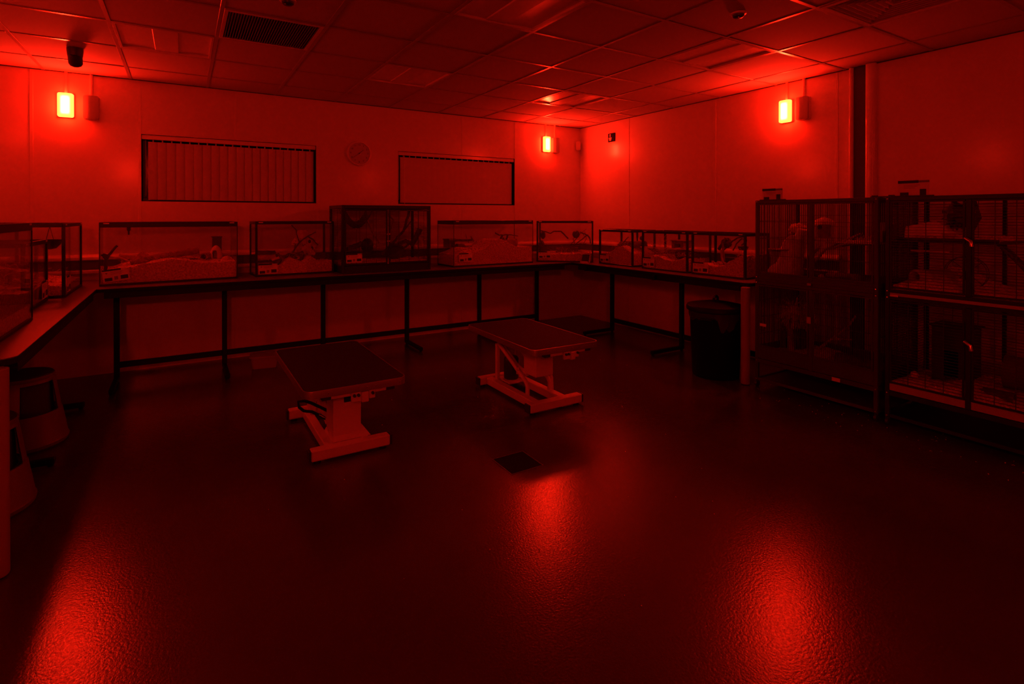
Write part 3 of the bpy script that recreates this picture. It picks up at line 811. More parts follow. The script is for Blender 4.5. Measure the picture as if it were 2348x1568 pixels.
# --- tank A
LA, RA = (-.568, 5.225, ZW), math.radians(3.2)
tank('long glass tank with deep bedding at the left end of the back desk', .992, .40, .508, LA, RA, 'rim', GB)
substrate('pale shavings filling the long tank at the left end of the back desk', .992, .40, LA, RA, lambda u, v: .115+.05*math.exp(-((u-.48)/.22)**2)+.03*v+.02*u-.03*math.exp(-((u-.05)/.1)**2), chips=420, seed=1)
hollow_log('long slanting bark tube lying on shavings in the left-end tank', LA, RA, (.20, .14, .175), (.70, .17, .255), .030, M_wood)
branch('dark forked perch standing in the left corner of the left-end tank', LA, RA, [([(.035, .12, .12), (.04, .12, .21), (.02, .12, .25)], .013, .014), ([(.04, .12, .20), (.08, .12, .27), (.115, .12, .315)], .011, .010), ([(.02, .12, .245), (.06, .12, .23)], .014, .012)], M_dark)
branch('thin pale stick leaning beside the dark perch', LA, RA, [([(.06, .13, .225), (.13, .13, .215), (.19, .12, .185)], .006, .006)], M_pale, 'stick', 'stick')
hollow_log('short pale tube behind the pyramid hide', LA, RA, (.125, .24, .225), (.24, .26, .205), .022, M_pale, 'wooden_tube')
house('small dark pyramid hide on the shavings of the left-end tank', LA, RA, (.290, .20, .165), .10, .10, .045, M_wood, 'peak')
dome('pale round-topped hut with a doorway in the left-end tank', LA, RA, (.845, .24, .165), .055, .125, M_card, -.3)
MB_ = MB().box(-.03, .03, -.03, .03, 0, .012)
house('dark tall tower stacked behind the pale hut', LA, RA, (.86, .32, .17), .075, .05, .19, M_felt, None, name='climbing_tower')
ball('woven straw ball resting right of the pale hut', LA, RA, (.918, .16, .165), .037, M_straw, 'woven_ball', sq=.8)
hollow_log('wide-mouthed tube facing out beside the pale hut', LA, RA, (.735, .14, .195), (.80, .27, .195), .032, M_wood, 'cork_tube')
bark('low dark bark arch at the middle of the left-end tank', LA, RA, (.60, .15, .165), (.72, .18, .15), .03)
branch('dark flat bark scrap lying right of the arch', LA, RA, [([(.77, .06, .135), (.82, .07, .145), (.87, .09, .15)], .012, .006)], M_darkwood, 'bark_scrap', 'bark')
t = thing('water_bottle', 'small dark drip nozzle hanging from the lid of the left-end tank', 'bottle', L2W(LA, RA, (.19, .20, .40)), RA)
MB().lathe([(0, 0), (.006, 0), (.007, .03), (.014, .04), (.014, .085), (0, .085)], 16).obj('nozzle', M_dark, t, smooth=True)
care_card('tilted care card low on the front of the long left-end tank', LA, RA, .028, .028, .175, .085, tilt=-.11)

# --- tank B
LB, RB = (.570, 5.31, ZW), math.radians(2.5)
tank('black-framed glass tank beside the tall wire cage', .715, .34, .508, LB, RB, 'frame', GB)
substrate('low heaps of pale shavings in the tank beside the wire cage', .715, .34, LB, RB, lambda u, v: .055+.06*math.exp(-((u-.45)/.10)**2)+.055*math.exp(-((u-.70)/.09)**2)+.05*u, seed=2)
bark('dark curved bark piece at the left rear of the wire cage neighbour', LB, RB, (.02, .26, .20), (.22, .27, .19), .03)
branch('thin curved vine hanging in the tank beside the wire cage', LB, RB, [([(.36, .2, .47), (.40, .2, .42), (.41, .2, .36), (.39, .2, .28), (.38, .2, .20)], .006, .004)], M_darkwood, 'vine', 'vine')
t = thing('rock_hide', 'pale craggy rock hide with dark holes in the black-framed tank', 'hide', L2W(LB, RB, (.50, .22, .27)), RB)
MB().blob((0, 0, 0), .095, .06, .10, .9, 2.6, 26, 18, seed=4).obj('rock', M_pale, t, smooth=True)
for hx, hz in ((-.035, .01), (.02, .035), (.045, -.03)): MB().blob((hx, -.052, hz), .014, .010, .018, .1).obj('hole', M_ink, t, smooth=True)  # solid dark blobs stand in for the shade inside the holes
branch('dark twiggy branch poking up over the rock hide', LB, RB, [([(.36, .18, .20), (.42, .16, .30), (.50, .15, .36), (.58, .16, .40)], .009, .005), ([(.42, .16, .30), (.40, .15, .37)], .006, .004), ([(.50, .15, .36), (.55, .14, .32), (.60, .15, .27)], .008, .006)])
hay('wisps of hay among the logs in the black-framed tank', LB, RB, (.34, .16, .14), .26, .10, .05, 90, 27)
hollow_log('pale log lying across the back of the black-framed tank', LB, RB, (.04, .27, .155), (.33, .28, .165), .028, M_pale)
hollow_log('dark wide log in the right rear of the black-framed tank', LB, RB, (.46, .28, .14), (.70, .30, .14), .045, M_darkwood)
branch('dark knotty root standing in the middle of the black-framed tank', LB, RB, [([(.20, .14, .10), (.24, .16, .15), (.22, .18, .19)], .03, .022), ([(.24, .16, .15), (.36, .2, .18), (.46, .2, .19)], .02, .012), ([(.42, .14, .12), (.45, .15, .17), (.44, .16, .21)], .022, .016)], M_darkwood, 'root')
branch('small pale stick on top of the shavings by the root', LB, RB, [([(.16, .10, .14), (.20, .10, .155), (.225, .10, .165)], .010, .012)], M_pale, 'stick', 'stick')
care_card('care card on the front of the black-framed tank by the wire cage', LB, RB, .025, .022, .165, .082)

# --- cage C : horizontal bar cage
def wires(b, x0, x1, y0, y1, z0, z1, step, r, horizontal, sup=3):
    """panel of wires in the plane x or y (one of the extents is zero)"""
    alongx = abs(x1-x0) > abs(y1-y0)
    n = int((z1-z0)/step) if horizontal else int((abs(x1-x0) if alongx else abs(y1-y0))/step)
    for q in range(1, n):
        if horizontal:
            z = z0+(z1-z0)*q/n; b.tube([(x0, y0, z), (x1, y1, z)], r, 4, caps=False)
        else:
            u = q/n; b.tube([(x0+(x1-x0)*u, y0+(y1-y0)*u, z0), (x0+(x1-x0)*u, y0+(y1-y0)*u, z1)], r, 4, caps=False)
    for q in range(1, sup+1):
        u = q/(sup+1)
        if horizontal: b.tube([(x0+(x1-x0)*u, y0+(y1-y0)*u, z0), (x0+(x1-x0)*u, y0+(y1-y0)*u, z1)], r*1.15, 4, caps=False)
        else: b.tube([(x0, y0, z0+(z1-z0)*u), (x1, y1, z0+(z1-z0)*u)], r*1.15, 4, caps=False)
LC, RC = (1.310, 5.15, ZW), 0.0
t = thing('wire_cage', 'tall black wire cage with hanging branches in the middle of the back desk', 'cage', LC, RC)
wc, dc, hc = .925, .50, .665
f = MB()
for x in (0, wc-.026):
    for y in (0, dc-.026): f.box(x, x+.026, y, y+.026, .0, hc, .003)
for z0, z1 in ((.0, .075), (hc-.036, hc)):
    for y in (0, dc-.024): f.box(.026, wc-.026, y, y+.022, z0, z1, .003)
    for x in (0, wc-.022): f.box(x, x+.022, .026, dc-.026, z0, z1, .003)
f.box(.02, wc-.02, .02, dc-.02, .02, .03)
f.obj('frame', M_frame, t)
for nm, x0, x1 in (('door', .032, wc/2-.012), ('door', wc/2+.012, wc-.032)):
    d_ = MB(); d_.box(x0-.004, x1+.004, -.006, .006, .078, .096, .002); d_.box(x0-.004, x1+.004, -.006, .006, hc-.058, hc-.040, .002)
    d_.box(x0-.004, x0+.010, -.006, .006, .096, hc-.058, .002); d_.box(x1-.010, x1+.004, -.006, .006, .096, hc-.058, .002)
    o = d_.obj(nm, M_frame, t)
    b = MB(); wires(b, x0+.008, x1-.008, .002, .002, .096, hc-.058, .0125, .0015, True, 3); b.obj('door_wires', M_wire, o)
    MB().box((x1-.006 if x0 < .1 else x0-.010), (x1+.010 if x0 < .1 else x0+.006), -.014, -.006, .30, .315, .002).obj('latch', M_chrome, o)
    MB().box((x1-.006 if x0 < .1 else x0-.010), (x1+.010 if x0 < .1 else x0+.006), -.014, -.006, .37, .385, .002).obj('latch', M_chrome, o)
for x in (.004, wc-.004):
    b = MB(); wires(b, x, x, .026, dc-.026, .075, hc-.036, .0125, .0015, True, 2); b.obj('side_wires', M_wire, t)
b = MB(); wires(b, .026, wc-.026, dc-.006, dc-.006, .075, hc-.036, .0125, .0015, True, 5); b.obj('rear_wires', M_wire, t)
b = MB(); 
for q in range(1, 30): b.tube([(.02, .02+(dc-.04)*q/30, hc-.006), (wc-.02, .02+(dc-.04)*q/30, hc-.006)], .0011, 4, caps=False)
b.obj('roof_wires', M_wire, t)
MB().tube([(wc/2+.04, -.009, hc-.048), (wc-.02, -.009, hc-.048)], .003, 8).obj('door_hinge_rod', M_chrome, t)
substrate('dark dusty bedding on the floor of the tall wire cage', wc-.03, dc-.03, L2W(LC, RC, (.015, .015, .015)), RC, lambda u, v: .07, chips=150, seed=5)
branch('dark forked branch crossing the right half of the wire cage', LC, RC, [([(.46, .2, .16), (.58, .22, .27), (.70, .2, .40), (.76, .22, .56), (.77, .22, .625)], .012, .016), ([(.70, .2, .40), (.80, .25, .50)], .009, .006), ([(.58, .22, .27), (.72, .24, .22), (.80, .22, .28)], .014, .01)])
branch('thick rough dark pod-shaped log hanging at the right of the wire cage', LC, RC, [([(.76, .12, .24), (.80, .12, .32), (.85, .12, .42)], .022, .034), ([(.62, .13, .27), (.70, .13, .30), (.77, .12, .27)], .02, .018)], M_darkwood, 'cork_log', 'log')
branch('slanting thin perch near the middle of the wire cage', LC, RC, [([(.30, .18, .52), (.36, .2, .40), (.44, .22, .28)], .010, .008), ([(.55, .3, .60), (.62, .3, .52), (.60, .3, .42)], .009, .007)], M_wood)
t = thing('hammock', 'dark fleece hammock slung under the roof of the wire cage', 'hammock', L2W(LC, RC, (.20, .22, .44)), 0)
b = MB(); vs = []; fs = []; n = 12
for i in range(n+1):
    for j in range(n+1):
        u, v = i/n-.5, j/n-.5; vs.append((u*.26, v*.22, .14*(abs(u)*2)**2*.9+.05*(abs(v)*2)**2+.01*noise.noise(Vector((u*9, v*9, 1)))))
for i in range(n):
    for j in range(n): a = i*(n+1)+j; fs.append((a, a+n+1, a+n+2, a+1))
b.add(vs, fs); o = b.obj('sling', M_felt, t, smooth=True); so = o.modifiers.new('thick', 'SOLIDIFY'); so.thickness = .008
b = MB()
for sx, sy in ((-1, -1), (1, -1), (1, 1), (-1, 1)): b.tube([(sx*.13, sy*.11, .17), (sx*.14, sy*.12, .19)], .002, 5)
b.obj('strap', M_dark, t)
ball('dark hollow coconut shell in the lower middle of the wire cage', LC, RC, (.31, .2, .255), .062, M_dark, 'coconut_hide', 'hide', .08, 1.25)
bark('dark bark piece at the lower left of the wire cage', LC, RC, (.12, .25, .20), (.26, .25, .25), .05)
ball('small pale toy ball in front of the coconut shell', LC, RC, (.355, .10, .25), .016, M_pale, 'toy_ball', amp=.05)
wheel('dark running wheel in the lower right of the wire cage', LC, RC, (.64, .3, .085), .085, .06, M_felt)
care_card('care card on the left door of the tall wire cage', LC, RC, .040, .108, .155, .072, y=-.010)

# --- tank D
LD, RD = (2.530, 5.207, ZW), math.radians(2.0)
tank('wide frameless glass tank heaped with bedding right of the wire cage', 1.075, .40, .508, LD, RD, 'rim', GB)
substrate('high bank of pale shavings in the wide tank right of the wire cage', 1.075, .40, LD, RD, lambda u, v: .12+.125*math.exp(-((u-.56)/.17)**2)+.06*u+.06*math.exp(-((u-.2)/.1)**2)*v, chips=480, seed=6)
branch('dark curved root arching over the shavings at the right of the wide tank', LD, RD, [([(.64, .16, .36), (.70, .17, .33), (.78, .17, .335), (.88, .17, .33), (.98, .18, .315)], .009, .004), ([(.74, .17, .33), (.725, .17, .29), (.72, .17, .26)], .014, .010), ([(.82, .17, .33), (.80, .18, .28)], .012, .010)])
hollow_log('big upright-cut log half buried at the right of the wide tank', LD, RD, (.80, .25, .24), (.97, .22, .22), .062, M_wood)
branch('flat dark bark shelf at the left of the wide tank', LD, RD, [([(.04, .2, .285), (.14, .2, .285), (.22, .2, .28), (.34, .2, .285)], .016, .012)], M_darkwood, 'bark_shelf', 'bark')
bark('dark bark arch under the bark shelf of the wide tank', LD, RD, (.10, .12, .215), (.20, .14, .21), .035)
branch('short upright twig left of centre in the wide tank', LD, RD, [([(.30, .2, .25), (.27, .2, .32), (.26, .2, .36)], .006, .003), ([(.37, .2, .27), (.33, .2, .325)], .011, .009)], M_wood, 'twig')
branch('thin pale reed lying across the shavings of the wide tank', LD, RD, [([(.50, .14, .275), (.58, .14, .28), (.66, .14, .295)], .003, .003)], M_straw, 'reed', 'stick')
house('small dark cube hide at the left end of the wide tank', LD, RD, (.10, .30, .20), .10, .09, .09, M_felt, None, turn=.4)
care_card('care card near the left corner of the wide tank', LD, RD, .065, .055, .165, .082)

# --- tank E (diagonal in the corner)
LE, RE = (3.715, 5.335, ZW), math.radians(-41)
tank('black-framed glass tank set diagonally in the far corner', .685, .34, .50, LE, RE, 'frame', GB)
substrate('thin pale bedding in the diagonal corner tank', .685, .34, LE, RE, lambda u, v: .075+.02*u, seed=8)
branch('dark arching branch in the upper part of the corner tank', LE, RE, [([(.03, .15, .38), (.12, .15, .36), (.16, .15, .345), (.20, .15, .37), (.29, .15, .37), (.31, .15, .35), (.38, .15, .28)], .006, .009)])
branch('tangle of thin dry twigs at the right of the corner tank', LE, RE, [([(.36, .18, .14), (.42, .18, .22), (.50, .18, .30), (.54, .18, .36)], .006, .003), ([(.40, .2, .16), (.52, .2, .25), (.62, .2, .33), (.64, .2, .28)], .007, .005), ([(.52, .16, .36), (.58, .16, .34), (.64, .16, .30), (.65, .16, .22)], .008, .007), ([(.30, .18, .18), (.42, .18, .17), (.60, .18, .22)], .007, .004), ([(.46, .2, .20), (.44, .2, .28), (.50, .2, .33)], .004, .003), ([(.56, .2, .20), (.60, .2, .28), (.58, .2, .37)], .004, .002), ([(.58, .2, .30), (.55, .2, .36), (.60, .2, .40)], .003, .002)], M_darkwood, 'twig_tangle', 'twigs')
ball('dark round coconut shell hanging in the twigs of the corner tank', LE, RE, (.475, .14, .335), .045, M_dark, 'coconut_shell', 'hide', .1, 1.1)
ball('dark cork lump at the left side of the corner tank', LE, RE, (.05, .12, .20), .036, M_darkwood, 'cork_lump', 'cork', .3, 1.5)
hay('loose nest of hay across the bottom of the corner tank', LE, RE, (.36, .14, .085), .26, .10, .05, 180, 11)
bark('dark hollow bark under the twigs in the corner tank', LE, RE, (.22, .22, .11), (.50, .23, .12), .055)
ball('dark rough cork knot at the left wall of the corner tank', LE, RE, (.06, .2, .32), .03, M_darkwood, 'cork_knot', 'cork', .3, 1.6)
care_card('care card on the front of the diagonal corner tank', LE, RE, .025, .045, .15, .07)
t = thing('card_stand', 'small folded pale stand holding a dark card at the corner of the desk', 'stand', (4.125, 4.905, ZW), math.radians(-62))
b = MB(); b.add([(-.045, -.02, 0), (.045, -.02, 0), (.045, .028, .098), (-.045, .028, .098), (-.045, -.017, 0), (.045, -.017, 0), (.045, .031, .098), (-.045, .031, .098)], [(0, 1, 2, 3), (7, 6, 5, 4), (0, 4, 5, 1), (3, 2, 6, 7), (0, 3, 7, 4), (1, 5, 6, 2)]); b.obj('dark_card', M_ink, t)
b = MB(); b.box(-.048, .048, -.045, .03, 0, .004); b.box(-.048, .048, -.045, -.041, .004, .022); b.add([(.048, -.02, .004), (.048, .03, .004), (.048, .031, .1), (.051, -.02, .004), (.051, .03, .004), (.051, .031, .1)], [(0, 1, 2), (5, 4, 3), (0, 2, 5, 3), (1, 4, 5, 2), (0, 3, 4, 1)]); b.obj('base', M_white, t)

# --- right desk tanks F G H  (front faces -X; local x runs towards the camera)
R9 = -PI/2
LF, LG, LH = (4.215, 4.765, ZW), (4.215, 4.085, ZW), (4.215, 3.440, ZW)
tank('smallest black-framed tank on the right desk, nearest the corner', .545, .36, .404, LF, R9, 'frame', GR)
tank('middle black-framed tank on the right desk', .600, .36, .404, LG, R9, 'frame', GR)
tank('black-framed tank at the near end of the right desk beside the rodent cage', .575, .36, .404, LH, R9, 'frame', GR)
substrate('pale bedding heaped in the tank nearest the corner on the right desk', .545, .36, LF, R9, lambda u, v: .11+.09*math.exp(-((u-.65)/.3)**2), seed=12)
substrate('pale bedding in the middle tank on the right desk', .60, .36, LG, R9, lambda u, v: .11+.02*math.sin(u*7), seed=13)
substrate('pale bedding sloping up in the near tank on the right desk', .575, .36, LH, R9, lambda u, v: .07+.11*u*u+.02*math.sin(u*9), seed=14)
bark('large dark curved bark sheet over the bedding in the tank nearest the corner', LF, R9, (.16, .2, .20), (.52, .2, .22), .06)
branch('dark twig rising in the tank nearest the corner on the right desk', LF, R9, [([(.18, .14, .19), (.24, .14, .24), (.30, .14, .29), (.33, .15, .32)], .006, .005), ([(.28, .14, .27), (.36, .16, .25)], .004, .003)])
hay('loose hay over the bark sheet in the tank nearest the corner', LF, R9, (.30, .14, .19), .22, .1, .06, 110, 21)
ball('dark cork ball at the upper right of the tank nearest the corner', LF, R9, (.49, .2, .31), .025, M_darkwood, 'cork_ball')
t = thing('drip_bottle', 'dark bottle hanging at the back of the tank nearest the corner', 'bottle', L2W(LF, R9, (.31, .31, .27)), R9)
MB().lathe([(0, 0), (.008, 0), (.009, .03), (.012, .04), (.012, .11), (0, .11)], 14).obj('body', M_dark, t, smooth=True)
hay('tall pile of hay in the left half of the middle tank', LG, R9, (.16, .15, .15), .15, .12, .15, 220, 22)
house('flat-roofed wooden hide on legs in the middle tank', LG, R9, (.34, .22, .225), .15, .12, .075, M_wood, None, door=.55)
branch('dark low bark mass at the right of the middle tank', LG, R9, [([(.33, .18, .16), (.42, .18, .18), (.55, .18, .16)], .05, .03), ([(.36, .12, .2), (.48, .12, .215), (.58, .13, .20)], .008, .005)], M_darkwood, 'driftwood')
hay('scattered hay stalks at the right of the middle tank', LG, R9, (.44, .12, .15), .16, .08, .05, 70, 23)
for q, xx, lb in ((0, .235, 'left'), (1, .345, 'right')):
    t = thing('drip_bottle', 'dark bottle hanging in the middle tank, the %s one of two' % lb, 'bottle', L2W(LG, R9, (xx, .31, .285 if q else .23)), R9, 'drip bottles in the middle tank')
    MB().lathe([(0, 0), (.008, 0), (.009, .02), (.012, .03), (.012, .09 if q else .14), (0, .09 if q else .14)], 14).obj('body', M_dark, t, smooth=True)
branch('looping dark vine in the tank beside the rodent cage', LH, R9, [([(.22, .2, .24), (.30, .2, .32), (.36, .2, .36), (.43, .2, .37), (.45, .2, .33), (.40, .2, .29)], .007, .007), ([(.33, .18, .24), (.36, .18, .30), (.42, .18, .35), (.46, .18, .33)], .006, .006), ([(.26, .18, .34), (.19, .18, .27), (.17, .18, .24)], .012, .016)], M_darkwood, 'looped_vine', 'vine')
ball('clump of dark leaves at the left of the tank beside the rodent cage', LH, R9, (.225, .22, .30), .045, M_darkwood, 'leaf_clump', 'leaves', .5, 1.0)
bowl('dark half coconut dish on the vine in the tank beside the rodent cage', LH, R9, (.415, .2, .245), .045, .035, M_dark, 'coconut_dish', 'dish')
house('small black box hide on the floor of the tank beside the rodent cage', LH, R9, (.265, .24, .085), .12, .09, .07, M_dark, None, name='box_hide')
branch('pale curved root dipping into the bedding beside the black box hide', LH, R9, [([(.24, .13, .24), (.245, .12, .17), (.27, .11, .13), (.31, .10, .115), (.37, .10, .125), (.41, .10, .145)], .010, .010), ([(.245, .16, .14), (.235, .16, .22), (.23, .16, .30)], .011, .009)], M_wood, 'root')
hay('tuft of hay at the right of the tank beside the rodent cage', LH, R9, (.50, .14, .17), .09, .10, .07, 150, 24)
ball('small pale stone at the right wall of the tank beside the rodent cage', LH, R9, (.54, .28, .23), .022, M_pale, 'stone', 'stone', .2, .7)
care_card('care card on the tank nearest the corner of the right desk', LF, R9, .025, .030, .150, .072)
care_card('care card on the middle tank of the right desk', LG, R9, .022, .026, .160, .085)
care_card('care card on the right desk tank beside the rodent cage', LH, R9, .022, .022, .175, .085)

# --- left desk tanks (front faces +X; local x runs away from the camera)
L9 = PI/2
LL1, LL2, LL3 = (-.690, 2.80, ZW), (-.765, 3.95, ZW), (-.690, 4.640, ZW)
tank('big frameless glass tank at the near end of the left desk', .928, .40, .522, LL1, L9, 'rim', GL)
tank('low black-framed tank between two taller ones on the left desk', .600, .36, .404, LL2, L9, 'frame', GL)
tank('tall black-framed tank at the far end of the left desk', .715, .40, .507, LL3, L9, 'frame', GL)
substrate('deep pale bedding in the big near tank on the left desk', .928, .40, LL1, L9, lambda u, v: .17+.03*math.sin(u*5), seed=15)
substrate('pale bedding in the low tank on the left desk', .60, .36, LL2, L9, lambda u, v: .11+.02*math.sin(u*8), seed=16)
substrate('thin pale bedding in the tall far tank on the left desk', .715, .40, LL3, L9, lambda u, v: .06+.05*v, seed=17)
hay('dry hay strands mixed through the bedding of the long left-end tank', LA, RA, (.45, .12, .17), .40, .14, .05, 160, 33, L=.045)
branch('dark crumpled leaf litter at the left of the long tank bedding', LA, RA, [([(.24, .05, .135), (.29, .05, .15), (.33, .05, .145)], .010, .008), ([(.28, .05, .15), (.31, .06, .165)], .006, .004)], M_darkwood, 'leaf_litter', 'leaves')
hay('big heap of hay inside the near tank on the left desk', LL1, L9, (.70, .18, .19), .22, .14, .10, 260, 31)
ball('pale round straw ball on the hay of the near left tank', LL1, L9, (.74, .2, .36), .05, M_straw, 'straw_ball', amp=.25)
branch('thin dark wire hook and cord hanging in the tall far left tank', LL3, L9, [([(.11, .10, .487), (.12, .10, .475), (.115, .10, .485)], .003, .003)], M_dark, 'hook', 'hook')
t = thing('hanging_nest', 'dark boat-shaped hanging nest in the tall far left tank', 'nest', L2W(LL3, L9, (.12, .10, .375)), L9+.5)
MB().lathe([(0, -.05), (.035, -.042), (.06, -.012), (.066, .02), (.058, .02), (.04, -.02), (0, -.035)], 20).obj('bowl', M_dark, t, smooth=True)
b = MB(); b.tube([(-.06, 0, .018), (0, 0, .11)], .002, 5); b.tube([(.06, 0, .018), (0, 0, .11)], .002, 5); b.obj('cord', M_dark, t)
hay('twiggy hay at the bottom of the tall far left tank', LL3, L9, (.22, .2, .08), .16, .12, .08, 140, 32)
house('wooden hide with peaked roof inside the low left tank', LL2, L9, (.34, .2, .13), .16, .12, .10, M_wood, 'peak')
hollow_log('pale tube leaning in the low left tank', LL2, L9, (.44, .14, .24), (.58, .14, .17), .022, M_pale, 'wooden_tube')
care_card('care card low on the tall far tank of the left desk', LL3, L9, .03, .03, .13, .10)
care_card('care card low on the low tank of the left desk', LL2, L9, .40, .03, .15, .10)

# ------------------------------------------------------------------ rodent cages on the right
def big_cage(name, label, loc, w_, horizontal, step, mf, pans):
    t = thing(name, label, 'cage', loc, R9, 'two-storey rodent cages')
    d, h = .60, 1.512; z1, zm0, zm1 = .255, .835, .90
    f = MB(); q = .026
    for x in (0, w_-q):
        for y in (0, d-q): f.box(x, x+q, y, y+q, .055, h, .003)
    for z0, z1_ in ((.055, .078), (.20, .232), (h-.026, h), (zm0, zm0+.024), (zm1-.02, zm1+.004)):
        for y in (0, d-q): f.box(q, w_-q, y+.002, y+q-.002, z0, z1_, .002)
        for x in (0, w_-q): f.box(x+.002, x+q-.002, q, d-q, z0, z1_, .002)
    for z0, z1_ in ((.232, zm0), (zm1+.004, h-.026)):
        for y in (0,): f.box(w_/2-.014, w_/2+.014, y, y+.02, z0, z1_, .002)
        f.box(w_/2-.01, w_/2+.01, d-.022, d-.002, z0, z1_, .002)
    f.obj('frame', mf, t)
    MB().box(q, w_-q, q, d-q, .062, .070).obj('lower_shelf', mf, t)
    for zz, zt, nm in ((.236, .335, 'floor_tray'), (zm0+.025, .925, 'floor_tray')):
        p = MB(); hh = (zt-zz) if not pans else .045
        p.box(q, w_-q, .004, .010, zz, zz+hh, .001); p.box(q, w_-q, d-.012, d-.006, zz, zz+hh); p.box(.006, .012, q, d-q, zz, zz+hh); p.box(w_-.012, w_-.006, q, d-q, zz, zz+hh)
        p.box(.012, w_-.012, .010, d-.012, zz, zz+.006); p.obj(nm, (M_pan if pans else mf), t)
    for z0, z1_ in ((.285 if pans else .335, zm0), (.91 if pans else .925, h-.026)):
        for x0, x1 in ((q, w_/2-.014), (w_/2+.014, w_-q)):
            dd = MB(); e = .013
            dd.box(x0+.002, x1-.002, -.004, .004, z0+.002, z0+e, .001); dd.box(x0+.002, x1-.002, -.004, .004, z1_-e, z1_-.002, .001)
            dd.box(x0+.002, x0+e, -.004, .004, z0+e, z1_-e, .001); dd.box(x1-e, x1-.002, -.004, .004, z0+e, z1_-e, .001)
            o = dd.obj('door', mf, t)
            b = MB(); wires(b, x0+e, x1-e, 0, 0, z0+e, z1_-e, step, .0015, horizontal, 3); b.obj('door_wires', M_wire, o)
    for x in (.006, w_-.006):
        b = MB()
        for z0, z1_ in ((.285, zm0), (.925, h-.026)): wires(b, x, x, q, d-q, z0, z1_, step, .0014, horizontal, 3)
        b.obj('side_wires', M_wire, t)
    b = MB()
    for z0, z1_ in ((.285, zm0), (.925, h-.026)): wires(b, q, w_-q, d-.006, d-.006, z0, z1_, step, .0012, horizontal, 5)
    b.obj('rear_wires', M_wire, t)
    b = MB(); n = int(w_/step)
    for a in range(1, n): b.tube([(w_*a/n, .01, h-.008), (w_*a/n, d-.01, h-.008)], .0012, 4, caps=False)
    b.obj('roof_wires', M_wire, t)
    # castors
    for x in (.013, w_-.013):
        for y in (.013, d-.013):
            c = MB().tube([(x-.008, y, .024), (x+.008, y, .024)], .024, 16); c.box(x-.012, x+.012, y-.004, y+.004, .024, .056)
            c.obj('castor', M_dark, t, smooth=True)
    # bolts at joints
    bt = MB()
    for x in (.013, w_-.013):
        for z in (.066, .216, .847, .89, h-.013): bt.lathe([(0, -.004), (.005, -.003), (.006, 0)], 10, Matrix.Translation((x, 0, z)) @ Matrix.Rotation(PI/2, 4, 'X') @ Matrix.Rotation(PI, 4, 'X'))
    bt.obj('bolts', M_chrome, t)
    return t
K1 = (4.0, 2.632, 0); w1 = .890
t1 = big_cage('rodent_cage', 'two-storey cage with upright wires, left of the pair on the right', K1, w1, False, .0135, M_cage, False)
K2 = (4.0, 1.700, 0); w2 = .870
t2 = big_cage('rodent_cage', 'two-storey cage with level wires and pale trays, cut by the right edge', K2, w2, True, .0175, M_frame, True)
# latches
for kk, zz, e_ in ((t1, .585, .05), (t1, .868, .018)):
    MB().box(w1/2-.022, w1/2+.008, -.014, -.004, zz, zz+e_, .003).obj('latch', M_pan, kk)
for zz in (.64, 1.255):
    MB().tube([(w2/2-.012, -.02, zz), (w2/2+.016, -.024, zz-.02), (w2/2+.02, -.022, zz-.05)], .012, 12).obj('latch', M_chrome, t2, smooth=True)
MB().box(.60, .655, -.006, -.002, .205, .230).obj('maker_plate', M_card, t1)
MB().box(.045, .10, -.006, -.002, .50, .522).obj('name_tag', M_card, t1)
MB().box(.03, .075, -.006, -.0, .857, .869).obj('name_tag', M_card, t2)

def P1(x, y, z): return (x, y, z)
substrate('thin bedding on the floor tray of the upright-wire cage lower storey', w1-.04, .54, L2W(K1, R9, (.02, .02, .235)), R9, lambda u, v: .035+.02*math.sin(u*6), chips=200, seed=41, name='wood_shavings')
# upper storey things of cage 1  (local x = 2.632 - Y)
house('round pale plastic house under a disc roof in the upper left of the upright-wire cage', K1, R9, (.11, .2, .905), .13, .13, .19, M_pan, None, name='plastic_house')
t = thing('perch_table', 'flat round shelf on the pale plastic house', 'shelf', L2W(K1, R9, (.13, .18, 1.112)), R9)
MB().lathe([(0, 0), (.11, 0), (.115, .004), (.11, .009), (0, .009)], 30).obj('disc', M_wood, t, smooth=True)
t = thing('fleece_drape', 'tall pale fleece drape flowing down inside the upright-wire cage', 'fleece', L2W(K1, R9, (.20, .12, .905)), R9)
lev = [(.012, .01, .265), (.045, .015, .268), (.075, .045, .268), (.10, .085, .268), (.15, .108, .27), (.20, .115, .272), (.25, .135, .272), (.285, .16, .268), (.31, .19, .262), (.328, .222, .25)]
b = MB(); vs = []; fs = []; N = 28
for i, (z, xa, xb) in enumerate(lev):
    cx, rx = (xa+xb)/2-.20, (xb-xa)/2
    for q in range(N):
        a = 2*PI*q/N; f_ = 1+.06*math.sin(a*7+i*.5)+.05*noise.noise(Vector((math.cos(a)*2, math.sin(a)*2, z*8)))
        sg = lambda v: math.copysign(abs(v)**.75, v)
        vs.append((cx+rx*sg(math.cos(a))*f_, .07+.085*sg(math.sin(a))*f_, z))
for i in range(len(lev)-1):
    for q in range(N): fs.append((i*N+q, i*N+(q+1) % N, (i+1)*N+(q+1) % N, (i+1)*N+q))
fs.append(tuple((len(lev)-1)*N+q for q in range(N))); fs.append(tuple(range(N))[::-1])
b.add(vs, fs); b.obj('cloth', M_bed, t, smooth=True)
MB().tube([(.055, .03, .29), (.075, .05, .36), (.10, .08, .35), (.13, .10, .27), (.15, .12, .17)], [.025, .034, .04, .035, .03], 14).obj('fold', M_bed, t, smooth=True)
hollow_log('dark hollow log lying high at the left in the upright-wire cage', K1, R9, (.05+.06, .3, 1.225), (.25, .32, 1.215), .03, M_wood)
ball('straw thatched nest above the pale drape in the upright-wire cage', K1, R9, (.19, .28, 1.285), .065, M_straw, 'straw_nest', 'nest', .3, .6)
